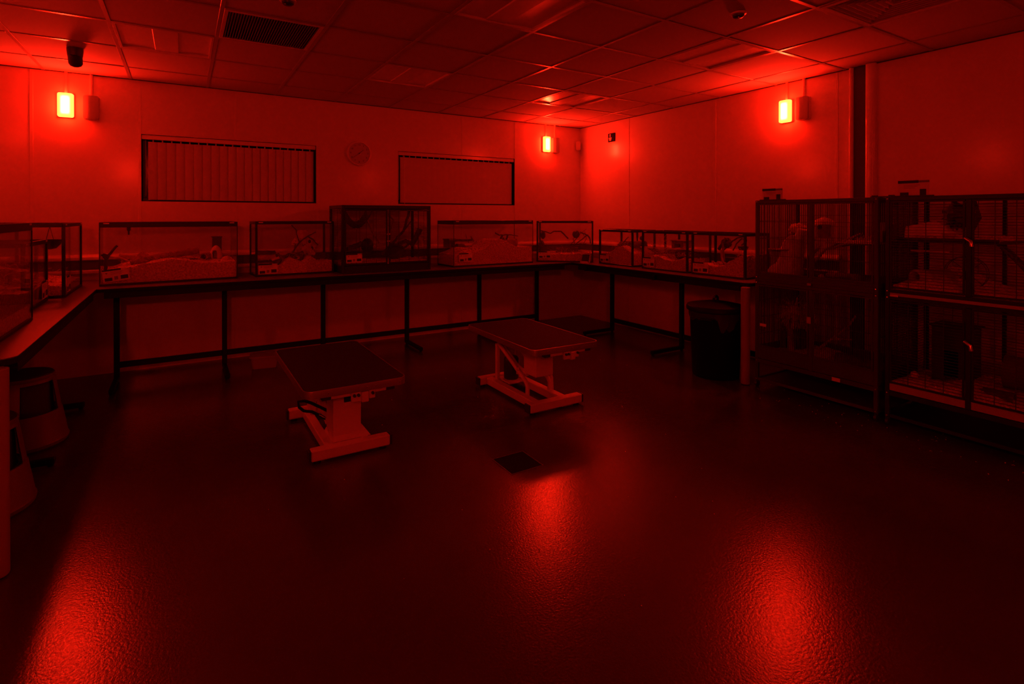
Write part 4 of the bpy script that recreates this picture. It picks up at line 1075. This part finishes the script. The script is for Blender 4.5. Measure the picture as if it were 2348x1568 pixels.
t = thing('thatched_hut', 'little hut with wide straw roof hanging in the upright-wire cage', 'hut', L2W(K1, R9, (.41, .25, 1.215)), R9)
MB().lathe([(0, 0), (.04, 0), (.046, .05), (.04, .12), (0, .12)], 20).obj('walls', M_wood, t, smooth=True)
MB().lathe([(.085, .105), (.055, .142), (.02, .158), (.001, .162)], 24).obj('roof', M_straw, t, smooth=True)
MB().lathe([(0, 0), (.017, 0)], 18, Matrix.Translation((-.01, -.047, .085)) @ Matrix.Rotation(PI/2, 4, 'X')).obj('doorway', M_ink, t)  # flat dark disc painted as the shaded opening
t = thing('cage_shelf', 'grey shelf at mid height on the right of the upright-wire cage', 'shelf', L2W(K1, R9, (.50, .10, 1.185)), R9)
MB().box(0, .36, 0, .46, 0, .012, .003).obj('board', M_pan, t)
MB().box(0, .36, .45, .46, .012, .03).obj('lip', M_pan, t)
hay('hay scattered over the grey shelf of the upright-wire cage', K1, R9, (.70, .25, 1.20), .12, .12, .03, 80, 44)
branch('forked pale stick leaning through the middle of the upright-wire cage', K1, R9, [([(.36, .18, 1.02), (.46, .18, 1.13), (.58, .18, 1.20), (.70, .18, 1.26)], .010, .006), ([(.46, .18, 1.13), (.62, .2, 1.175), (.80, .2, 1.185)], .007, .005), ([(.34, .16, 1.06), (.42, .17, 1.15)], .012, .010)], M_wood, 'stick', 'stick')
bark('dark bark tunnel at the floor right of the upright-wire cage', K1, R9, (.44, .25, .905), (.78, .27, .905), .05)
ball('knotted pale rope ball on the floor of the upright-wire cage', K1, R9, (.46, .12, .925), .022, M_pale, 'rope_ball', amp=.2)
house('white hanging box with round holes in the upper right of the upright-wire cage', K1, R9, (.80, .34, 1.198), .11, .10, .13, M_card, None, name='perforated_box', door=.2)
# lower storey of cage 1
t = thing('hay_ball', 'hay-stuffed hanging ball in the lower storey of the upright-wire cage', 'hay ball', L2W(K1, R9, (.20, .22, .62)), R9)
MB().blob((0, 0, 0), .05, .05, .05, .25, 6).obj('core', M_straw, t, smooth=True)
b = MB(); rnd = random.Random(9)
for q in range(260):
    d_ = Vector((rnd.gauss(0, 1), rnd.gauss(0, 1), rnd.gauss(0, .8))).normalized(); c = d_*rnd.uniform(.02, .05); e = c + d_*rnd.uniform(.04, .11) + Vector((rnd.uniform(-.03, .03), rnd.uniform(-.03, .03), rnd.uniform(-.05, .01)))
    b.tube([c, (c+e)/2+Vector((0, 0, .008)), e], .0018, 3, caps=False)
b.obj('stalks', M_straw, t)
MB().tube([(0, 0, .04), (0, 0, .21)], .003, 6).obj('hanging_cord', M_dark, t)
branch('leaning trunk below the hay ball in the upright-wire cage', K1, R9, [([(.125, .24, .56), (.15, .24, .42), (.18, .22, .28)], .022, .026)], M_wood, 'trunk', 'branch')
branch('pale forked branch on the lower right of the upright-wire cage', K1, R9, [([(.40, .18, .36), (.50, .2, .46), (.60, .2, .56), (.66, .2, .66)], .010, .007), ([(.50, .2, .46), (.64, .2, .48)], .009, .006)], M_wood, 'branch')
house('dark boxy hide in the lower storey left of the upright-wire cage', K1, R9, (.12, .36, .29), .16, .16, .14, M_felt, None)
t = thing('hay_rack', 'small wire rack beside the hay ball in the upright-wire cage', 'rack', L2W(K1, R9, (.40, .10, .52)), R9)
b = MB()
for q in range(7): b.tube([(-.04+q*.0135, 0, .08), (-.03+q*.01, .03, 0)], .0018, 5)
b.tube([(-.045, 0, .08), (.045, 0, .08)], .002, 5); b.tube([(-.035, .03, 0), (.035, .03, 0)], .002, 5); b.obj('wires', M_pan, t)
bark('dark bark slab lying at the lower right of the upright-wire cage', K1, R9, (.48, .3, .28), (.82, .32, .28), .06)

# cage 2 contents (local x = 1.700 - Y)
t = thing('cage_shelf', 'long dark shelf at mid height inside the level-wire cage', 'shelf', L2W(K2, R9, (.03, .08, 1.215)), R9)
MB().box(0, .52, 0, .5, 0, .014, .003).obj('board', M_dark, t); MB().box(0, .52, 0, .006, .014, .03).obj('lip', M_dark, t)
t = thing('paper_tent', 'crumpled pale paper tent on the shelf of the level-wire cage', 'paper', L2W(K2, R9, (.06, .12, 1.230)), R9)
b = MB(); b.add([(0, 0, 0), (.22, 0, 0), (.30, .12, 0), (.02, .26, 0), (.0, .02, .085), (.135, .10, .125), (.17, .06, .06), (.02, .22, .08)], [(0, 1, 6, 4), (4, 6, 5), (4, 5, 7), (1, 2, 6), (6, 2, 5), (5, 2, 3, 7), (0, 4, 7, 3), (0, 3, 2, 1)]); b.obj('folded_sheet', M_paper, t)
substrate('pale paper bedding spread over the shelf of the level-wire cage', .48, .40, L2W(K2, R9, (.05, .12, 1.217)), R9, lambda u, v: .018+.012*math.sin(u*7), chips=200, seed=51, name='paper_bedding')
bowl('small round pale dish on the shelf of the level-wire cage', K2, R9, (.30, .12, 1.245), .035, .03, M_clay)
ball('dark leafy clump hanging over the shelf of the level-wire cage', K2, R9, (.29, .30, 1.385), .075, M_darkwood, 'leaf_clump', 'leaves', .6, 1.0)
branch('dark ropes hanging from the roof of the level-wire cage', K2, R9, [([(.28, .25, 1.49), (.30, .26, 1.44), (.33, .28, 1.36)], .010, .016), ([(.38, .25, 1.48), (.40, .26, 1.38), (.36, .27, 1.30)], .014, .02)], M_darkwood, 'rope', 'rope')
substrate('pale bedding banked up on the upper tray of the level-wire cage', w2-.04, .54, L2W(K2, R9, (.02, .02, .858)), R9, lambda u, v: .05+.09*math.exp(-((u-.22)/.2)**2)*(.4+v), chips=240, seed=52)
hollow_log('pale round tunnel buried in bedding at the left of the level-wire cage', K2, R9, (.13, .10, .985), (.24, .30, .985), .052, M_pan, 'plastic_tunnel')
branch('thin pale ledge rod under the shelf of the level-wire cage', K2, R9, [([(.07, .2, 1.155), (.20, .2, 1.155), (.28, .2, 1.155)], .007, .007)], M_pale, 'perch_rod', 'perch')
wheel('open wire running wheel behind the middle post of the level-wire cage', K2, R9, (.335, .28, .905), .105, .07, M_cage, .15, solid=False)
branch('dark ladder ramp from shelf to tray in the level-wire cage', K2, R9, [([(.52, .15, 1.22), (.62, .16, 1.10), (.72, .16, .96)], .008, .008), ([(.52, .22, 1.22), (.62, .23, 1.10), (.72, .23, .96)], .008, .008)] + [([(.52+.03*q, .15, 1.22-.037*q), (.52+.03*q, .23, 1.22-.037*q)], .005, .005) for q in range(7)], M_darkwood, 'ladder', 'ladder')
branch('twisted dark branch at the right end of the level-wire cage', K2, R9, [([(.66, .2, 1.34), (.70, .2, 1.26), (.68, .2, 1.15)], .022, .018)], M_darkwood)
substrate('dim bedding on the lower tray of the level-wire cage', w2-.04, .54, L2W(K2, R9, (.02, .02, .238)), R9, lambda u, v: .04+.05*math.exp(-((u-.45)/.2)**2), chips=220, seed=53)
house('black box hide in the lower storey of the level-wire cage', K2, R9, (.26, .36, .26), .20, .18, .40, M_dark, None, name='box_hide')
ball('small pale ball at the lower left of the level-wire cage', K2, R9, (.12, .12, .345), .022, M_pale, 'toy_ball')
bark('dark bark arch on the lower floor of the level-wire cage', K2, R9, (.46, .15, .30), (.60, .16, .30), .05)
hollow_log('wide dim drum lying in the lower right of the level-wire cage', K2, R9, (.52, .3, .44), (.78, .32, .44), .10, M_felt, 'fleece_tunnel')

# standing cards on the cages
def stand_card(label, loc, w_, h):
    t = thing('sign_card', label, 'card', loc, R9, 'cards standing on the rodent cages')
    MB().box(0, w_, -.002, 0, 0, h).obj('sheet', M_card, t)
    MB().box(-.002, w_*.66, -.0035, -.002, h-.016, h+.002).obj('heading_bar', M_ink, t)
    MB().box(w_*.66, w_, -.003, -.002, h-.014, h).obj('heading_tab', M_inkmid, t)
    MB().box(w_*.06, w_*.34, -.003, -.002, 0, .026).obj('picture', M_ink, t)
    MB().box(w_*.70, w_*.90, -.003, -.002, .004, .045).obj('picture', M_ink, t)
    b = MB()
    for q in range(3): b.box(w_*.18, w_*(.7-.08*q), -.0026, -.002, h-.030-.009*q, h-.028-.009*q)
    b.obj('small_print', M_inkmid, t)
    MB().box(-.02, w_+.02, -.012, .012, -.0, .006).obj('holder', M_dark, t)
stand_card('care card standing on top of the upright-wire cage', (4.012, 2.575, 1.512), .165, .090)
stand_card('larger care card standing on top of the level-wire cage', (4.012, 1.63, 1.512), .168, .100)
b = MB(); b.box(-.01, .14, -.01, .012, 0, .008, .002); b.box(.0, .03, -.012, .012, .008, .014); b.box(.10, .13, -.012, .012, .008, .014)
o = b.obj('latch_bar', M_dark); o.location = (4.012, 1.69+.0, 1.512); o.rotation_euler = (0, 0, R9); tag(o, 'small dark clip bar on the roof edge left of the larger card', 'clip')
o.location = (4.05, 1.80, 1.512)

# ------------------------------------------------------------------ bin
t = thing('waste_bin', 'black round plastic dustbin with lid in front of the right desk', 'bin', (3.995, 3.0, 0), .3)
MB().lathe([(0, 0), (.185, 0), (.192, .01), (.215, .56), (.222, .57), (.222, .585), (.205, .585), (.18, .02), (0, .02)], 48).obj('body', M_bin, t, smooth=True)
MB().lathe([(.236, .565), (.243, .572), (.243, .603), (.236, .612), (.19, .622), (.10, .640), (0, .646)], 48).obj('lid', M_bin, t, smooth=True)
b = MB().tube([(-.045, 0, .636), (-.045, 0, .672), (-.02, 0, .684), (.02, 0, .684), (.045, 0, .672), (.045, 0, .636)], .011, 10); b.obj('lid_handle', M_bin, t, smooth=True)
for s_ in (-1, 1):
    b = MB().tube([(s_*.212, -.06, .50), (s_*.245, -.05, .51), (s_*.25, 0, .515), (s_*.245, .05, .51), (s_*.212, .06, .50)], .011, 10); b.obj('side_handle', M_bin, t, smooth=True)
b = MB(); rnd = random.Random(3); vs = []; fs = []; n = 60
for i in range(n+1):
    a = 2*PI*i/n; z = .52-.06*abs(noise.noise(Vector((math.cos(a)*3, math.sin(a)*3, 0))))*2 - (.06 if 3.6 < a < 4.2 else 0)
    for r_, zz in ((.224, .566), (.222+.008*noise.noise(Vector((math.cos(a)*7, math.sin(a)*7, 2))), (z+.566)/2), (.219+.01*noise.noise(Vector((math.cos(a)*9, math.sin(a)*9, 4))), z)): vs.append((r_*math.cos(a), r_*math.sin(a), zz))
for i in range(n):
    for j in range(2): a = i*3+j; fs.append((a, a+3, a+4, a+1))
b.add(vs, fs); b.obj('liner', M_bag, t, smooth=True)

# ------------------------------------------------------------------ step stools
def step_stool(label, loc, rz):
    t = thing('step_stool', label, 'stool', loc, rz, 'round kick stools by the left desk')
    b = MB(); rb, rt, zs = .218, .152, .205
    # lower drum
    b.lathe([(rb, .012), (rb+.004, .03), (rb-.002, .04), (.190, zs-.01), (.186, zs), (.176, zs), (.18, zs-.012), (rb-.012, .03), (rb-.012, .012), (rb, .012)], 48)
    b.lathe([(.190, zs-.012), (.150, zs-.012), (.150, zs-.02), (.190, zs-.02)], 48)
    b.obj('lower_step', M_stool, t, smooth=True)
    MB().lathe([(.175, zs-.0115), (.152, zs-.0115), (.152, zs-.006), (.175, zs-.006), (.175, zs-.0115)], 48).obj('step_tread', M_stoolrub, t)
    u = MB()
    u.lathe([(rt, .40), (rt+.003, .412), (rt, .424), (.147, .424), (.147, .40), (rt, .40)], 48)
    # four wide legs with windows between
    for q in range(4):
        a0 = q*PI/2 + .0; a1 = a0 + .42
        prof = [(.187, .19), (.178, .25), (.157, .385), (.152, .405), (.146, .405), (.150, .385), (.171, .25), (.180, .19), (.187, .19)]
        u.lathe(prof, 6, a0=a0, a1=a1)
    u.lathe([(.157, .385), (.152, .405), (.146, .405), (.15, .385), (.157, .385)], 48)
    u.obj('upper_step', M_stool, t, smooth=True)
    MB().lathe([(.148, .19), (.140, .40), (.0, .40)], 40).obj('shade_liner', M_stoolrub, t, smooth=True)  # dark liner added so the leg windows read as deep shade
    MB().lathe([(0, .418), (.146, .418), (.146, .43), (.140, .433), (0, .433)], 48).obj('seat_pad', M_stoolrub, t, smooth=True)
    g = MB().lathe([(rb-.004, .002), (rb-.004, .012), (rb-.016, .012), (rb-.016, .002), (rb-.004, .002)], 48); g.obj('base_ring', M_stoolrub, t)
    for q in range(3):
        a = q*2*PI/3
        MB().blob((.15*math.cos(a), .15*math.sin(a), .014), .012, .012, .014, 0).obj('castor', M_dark, t, smooth=True)
    return t
s0 = step_stool('grey two-tier kick stool farther along the left desk', (-.835, 4.235, 0), 1.28)
s1 = copy_tree(s0); s1.location = (-.835, 3.37, 0); s1.rotation_euler = (0, 0, 1.35); s1['label'] = 'grey two-tier kick stool nearer the camera, half hidden by the pale post'
# plastic tub under back desk
t = thing('storage_tub', 'small pale plastic tub with lid on the floor under the back desk', 'tub', (.645, 5.31, 0), -.15)
b = MB(); p0 = rounded_rect(.20, .15, .02); p1 = rounded_rect(.235, .18, .025); n = len(p0)
b.add([(x, y, .0) for x, y in p0]+[(x, y, .10) for x, y in p1], [tuple(range(n))[::-1]] + [(q, (q+1) % n, (q+1) % n+n, q+n) for q in range(n)]); b.obj('tub_body', M_tubp, t, smooth=True)
MB().prism(rounded_rect(.25, .195, .03), .10, .112).obj('lid', M_tubp, t)
MB().box(-.08, .08, -.055, .055, .004, .05, .01).obj('contents', M_inkmid, t)

# ------------------------------------------------------------------ grooming tables
def table_base(t, x0, x1, y0, y1, cap=True):
    """two cross feet (front y0, rear y1) joined by two long rails, local coords"""
    for y in (y0, y1):
        o = MB().box(x0+.014, x1-.014, y-.03, y+.03, .016, .078, .006).obj('foot_bar', M_cream, t)
        for xa in (x0, x1-.014): MB().box(xa, xa+.014, y-.029, y+.029, .017, .077, .003).obj('end_cap', M_dark, o)
        for x in (x0+.05, x1-.05): MB().lathe([(0, 0), (.022, 0), (.018, .016), (0, .016)], 14, Matrix.Translation((x, y, 0))).obj('foot_pad', M_edge, o)
def table_top(t, cx, cy, w_, d, z, rz=0):
    T = Matrix.Translation((cx, cy, 0)) @ Matrix.Rotation(rz, 4, 'Z')
    o = MB().prism(rounded_rect(w_-.012, d-.012, .045), z-.038, z-.002, T).obj('table_board', M_dark, t)
    mt = MB().prism(rounded_rect(w_-.014, d-.014, .044), z-.002, z+.0005, T).obj('rubber_mat', M_mat, t)
    # aluminium edge band
    A = rounded_rect(w_, d, .05); B = rounded_rect(w_-.013, d-.013, .044); n = len(A)
    b = MB(); L = [(A, z-.040), (A, z-.003), ([(x*.998, y*.998) for x, y in A], z+.001), (B, z+.001), (B, z-.040)]
    vs = []; fs = []
    for P_, zz in L: vs += [T @ Vector((x, y, zz)) for x, y in P_]
    for i in range(5):
        j = (i+1) % 5
        for q in range(n): fs.append((i*n+q, i*n+(q+1) % n, j*n+(q+1) % n, j*n+q))
    b.add(vs, fs); b.obj('edge_trim', M_alu, t, smooth=True)
    sc = MB()
    for x in (-.16, .05, .10, .24): sc.lathe([(0, .002), (.004, .0015), (.005, 0)], 10, T @ Matrix.Translation((x, -d/2, z-.02)) @ Matrix.Rotation(PI/2, 4, 'X'))
    sc.obj('edge_screws', M_chrome, t)
def clamp_rail(t, x0, x1, y, z):
    b = MB().box(x0+.05, x1-.05, y-.015, y+.02, z-.024, z, .002); o = b.obj('accessory_rail', M_cream, t)
    for xa in (x0, x1-.05): MB().box(xa, xa+.05, y-.017, y+.021, z-.026, z, .003).obj('rail_cap', M_dark, o)
    c = (x0+x1)/2
    b = MB(); b.box(c-.05, c+.005, y-.035, y-.016, z-.055, z-.002, .003); b.box(c+.005, c+.045, y-.045, y-.016, z-.062, z-.004, .004); b.box(c+.05, c+.085, y-.032, y-.016, z-.05, z-.002, .003)
    o2 = b.obj('clamp_bracket', M_cream, t)
    k_ = MB()
    for xx in (c-.035, c-.012, c+.068): k_.lathe([(0, .012), (.008, .012), (.009, 0)], 14, Matrix.Translation((xx, y-.035, z-.018)) @ Matrix.Rotation(PI/2, 4, 'X'))
    k_.obj('clamp_knob', M_dark, o2)

# table A
t = thing('grooming_table', 'low black-topped grooming table on a solid pale column, left of the pair', 'table', (.83, 3.43, 0), 0, 'grooming tables')
table_base(t, -.235, .245, -.35, .37)
o = MB().box(-.135, -.085, -.32, .34, .018, .074, .005).obj('long_rail', M_cream, t)
o = MB().box(.07, .12, -.32, .34, .018, .074, .005).obj('long_rail', M_cream, t)
b = MB(); b.prism([(-.082, -.29), (.082, -.29), (.082, -.12), (-.082, -.12)], .06, .335); b.obj('column', M_cream, t, bev=.006)
b = MB(); b.add([(-.09, -.31, .074), (.135, -.31, .074), (.135, -.10, .074), (-.09, -.10, .074), (-.083, -.292, .10), (.083, -.292, .10), (.083, -.118, .10), (-.083, -.118, .10)], [(3, 2, 1, 0), (0, 1, 5, 4), (1, 2, 6, 5), (2, 3, 7, 6), (3, 0, 4, 7), (4, 5, 6, 7)]); b.obj('column_base', M_cream, t)
MB().box(-.02, .02, -.296, -.290, .29, .325, .002).obj('maker_plate', M_sign, t)
b = MB(); b.tube([(-.06, -.10, .12), (-.09, .05, .24), (-.09, .26, .375)], .018, 4); b.tube([(.06, -.10, .12), (.09, .05, .24), (.09, .26, .375)], .018, 4); b.obj('lift_arm', M_cream, t)
MB().box(-.115, -.075, .20, .30, .074, .20, .004).obj('arm_bracket', M_cream, t)
MB().box(-.06, .06, -.10, .05, .09, .33, .01).obj('motor_housing', M_dark, t)
MB().box(-.12, .12, -.30, .32, .372, .404, .004).obj('top_support', M_felt, t)
MB().box(-.07, .07, -.26, -.14, .335, .372, .002).obj('column_head', M_felt, t)
b = MB(); b.tube([(-.200, -.08, .268), (-.238, -.08, .270), (-.232, -.08, .235), (-.205, -.08, .208), (-.160, -.08, .195), (-.095, -.08, .150), (-.037, -.08, .105)], .009, 8)
b.tube([(-.200, -.08, .268), (-.165, -.08, .250), (-.108, -.08, .212), (-.04, -.08, .165)], .009, 8); b.obj('pedal_lever', M_edge, t, smooth=True)
b = MB().tube([(-.12, -.09, .172), (-.07, -.095, .140)], .004, 8); b.obj('lever_rod', M_chrome, t)
table_top(t, .0, .01, .572, 1.055, .452, 0)
clamp_rail(t, -.19, .22, -.475, .411)

# table B
t = thing('grooming_table', 'low grooming table with slanting lift arms and open frame, right of the pair', 'table', (2.30, 3.43, 0), 0, 'grooming tables')
table_base(t, -.255, .23, -.375, .345)
MB().box(-.185, -.125, -.345, .315, .018, .074, .005).obj('long_rail', M_cream, t)
MB().box(.045, .105, -.345, .315, .018, .074, .005).obj('long_rail', M_cream, t)
b = MB().box(-.135, -.105, .235, .265, .02, .36, .004); b.box(.05, .08, .235, .265, .02, .36, .004); b.obj('rear_upright', M_cream, t)
b = MB()
for x in (-.12, .08): b.tube([(x, .235, .362), (x, .02, .255), (x, -.165, .155), (x, -.185, .13), (x, -.185, .06)], .016, 10)
b.obj('lift_arm', M_cream, t, smooth=True)
b = MB()
for x in (-.085, .045): b.tube([(x, .26, .37), (x, .12, .29), (x, .02, .235), (x, -.06, .215), (x, -.14, .205)], .017, 10)
b.obj('inner_arm', M_cream, t, smooth=True)
b = MB().box(-.10, .06, -.26, -.10, .205, .425, .006); b.obj('lift_head', M_cream, t)
b = MB(); b.tube([(.075, -.14, .24), (.10, -.15, .20), (.115, -.16, .15), (.115, -.165, .06)], .015, 10); b.obj('front_strut', M_cream, t, smooth=True)
MB().lathe([(0, -.05), (.012, -.05), (.012, 0), (0, 0)], 14, Matrix.Translation((-.125, -.06, .24))).obj('pivot_pin', M_cream, t, smooth=True)
b = MB().lathe([(0, 0), (.055, 0), (.06, .01), (.06, .16), (.05, .175), (0, .175)], 24, Matrix.Translation((-.02, .20, .075))); b.obj('motor', M_dark, t, smooth=True)
MB().box(-.10, .04, .10, .29, .06, .074, .002).obj('motor_plate', M_cream, t)
MB().box(-.12, .12, -.34, .34, .398, .430, .004).obj('top_support', M_felt, t)
table_top(t, .035, .035, .585, 1.02, .470, math.radians(-1.2))
clamp_rail(t, -.16, .25, -.440, .430)

# ------------------------------------------------------------------ floor drain, debris
t = thing('floor_hatch', 'small square dark hatch cover set in the open floor', 'hatch', (1.610, 2.498, 0))
f = MB()
for (x0, x1, y0, y1) in ((-.106, .106, -.106, -.100), (-.106, .106, .100, .106), (-.106, -.100, -.100, .100), (.100, .106, -.100, .100)): f.box(x0, x1, y0, y1, -.002, .0025, .0005)
f.obj('frame', mat('hatch_frame_metal', .16, .4, metal=.3), t)
MB().box(-.1, .1, -.1, .1, -.002, .002).obj('cover', mat('hatch_dark', .012, .7, bump=.0005, bscale=150, spec=.15), t)
b = MB(); rnd = random.Random(5)
for q in range(150):
    if q < 110: x, y = rnd.uniform(3.70, 4.5), rnd.uniform(.9, 2.6)
    else: x, y = rnd.uniform(.0, 3.6), rnd.uniform(1.0, 4.2)
    a, e = rnd.uniform(.002, .008), rnd.uniform(.001, .003); T = Matrix.Translation((x, y, .0025)) @ Matrix.Rotation(rnd.uniform(0, 6), 4, 'Z')
    if 1.48 < x < 1.74 and 2.37 < y < 2.63: continue
    if q >= 110: a *= .4
    b.add([T @ Vector(p) for p in ((-a, -e, -.001), (0, -e, .002), (a, -e, -.001), (a, e, -.001), (0, e, .002), (-a, e, -.001))], [(0, 1, 4, 5), (1, 2, 3, 4)])
o = b.obj('stray_shavings', M_shav); tag(o, 'stray bedding flakes scattered on the floor around the rodent cages', 'flakes', kind='stuff')
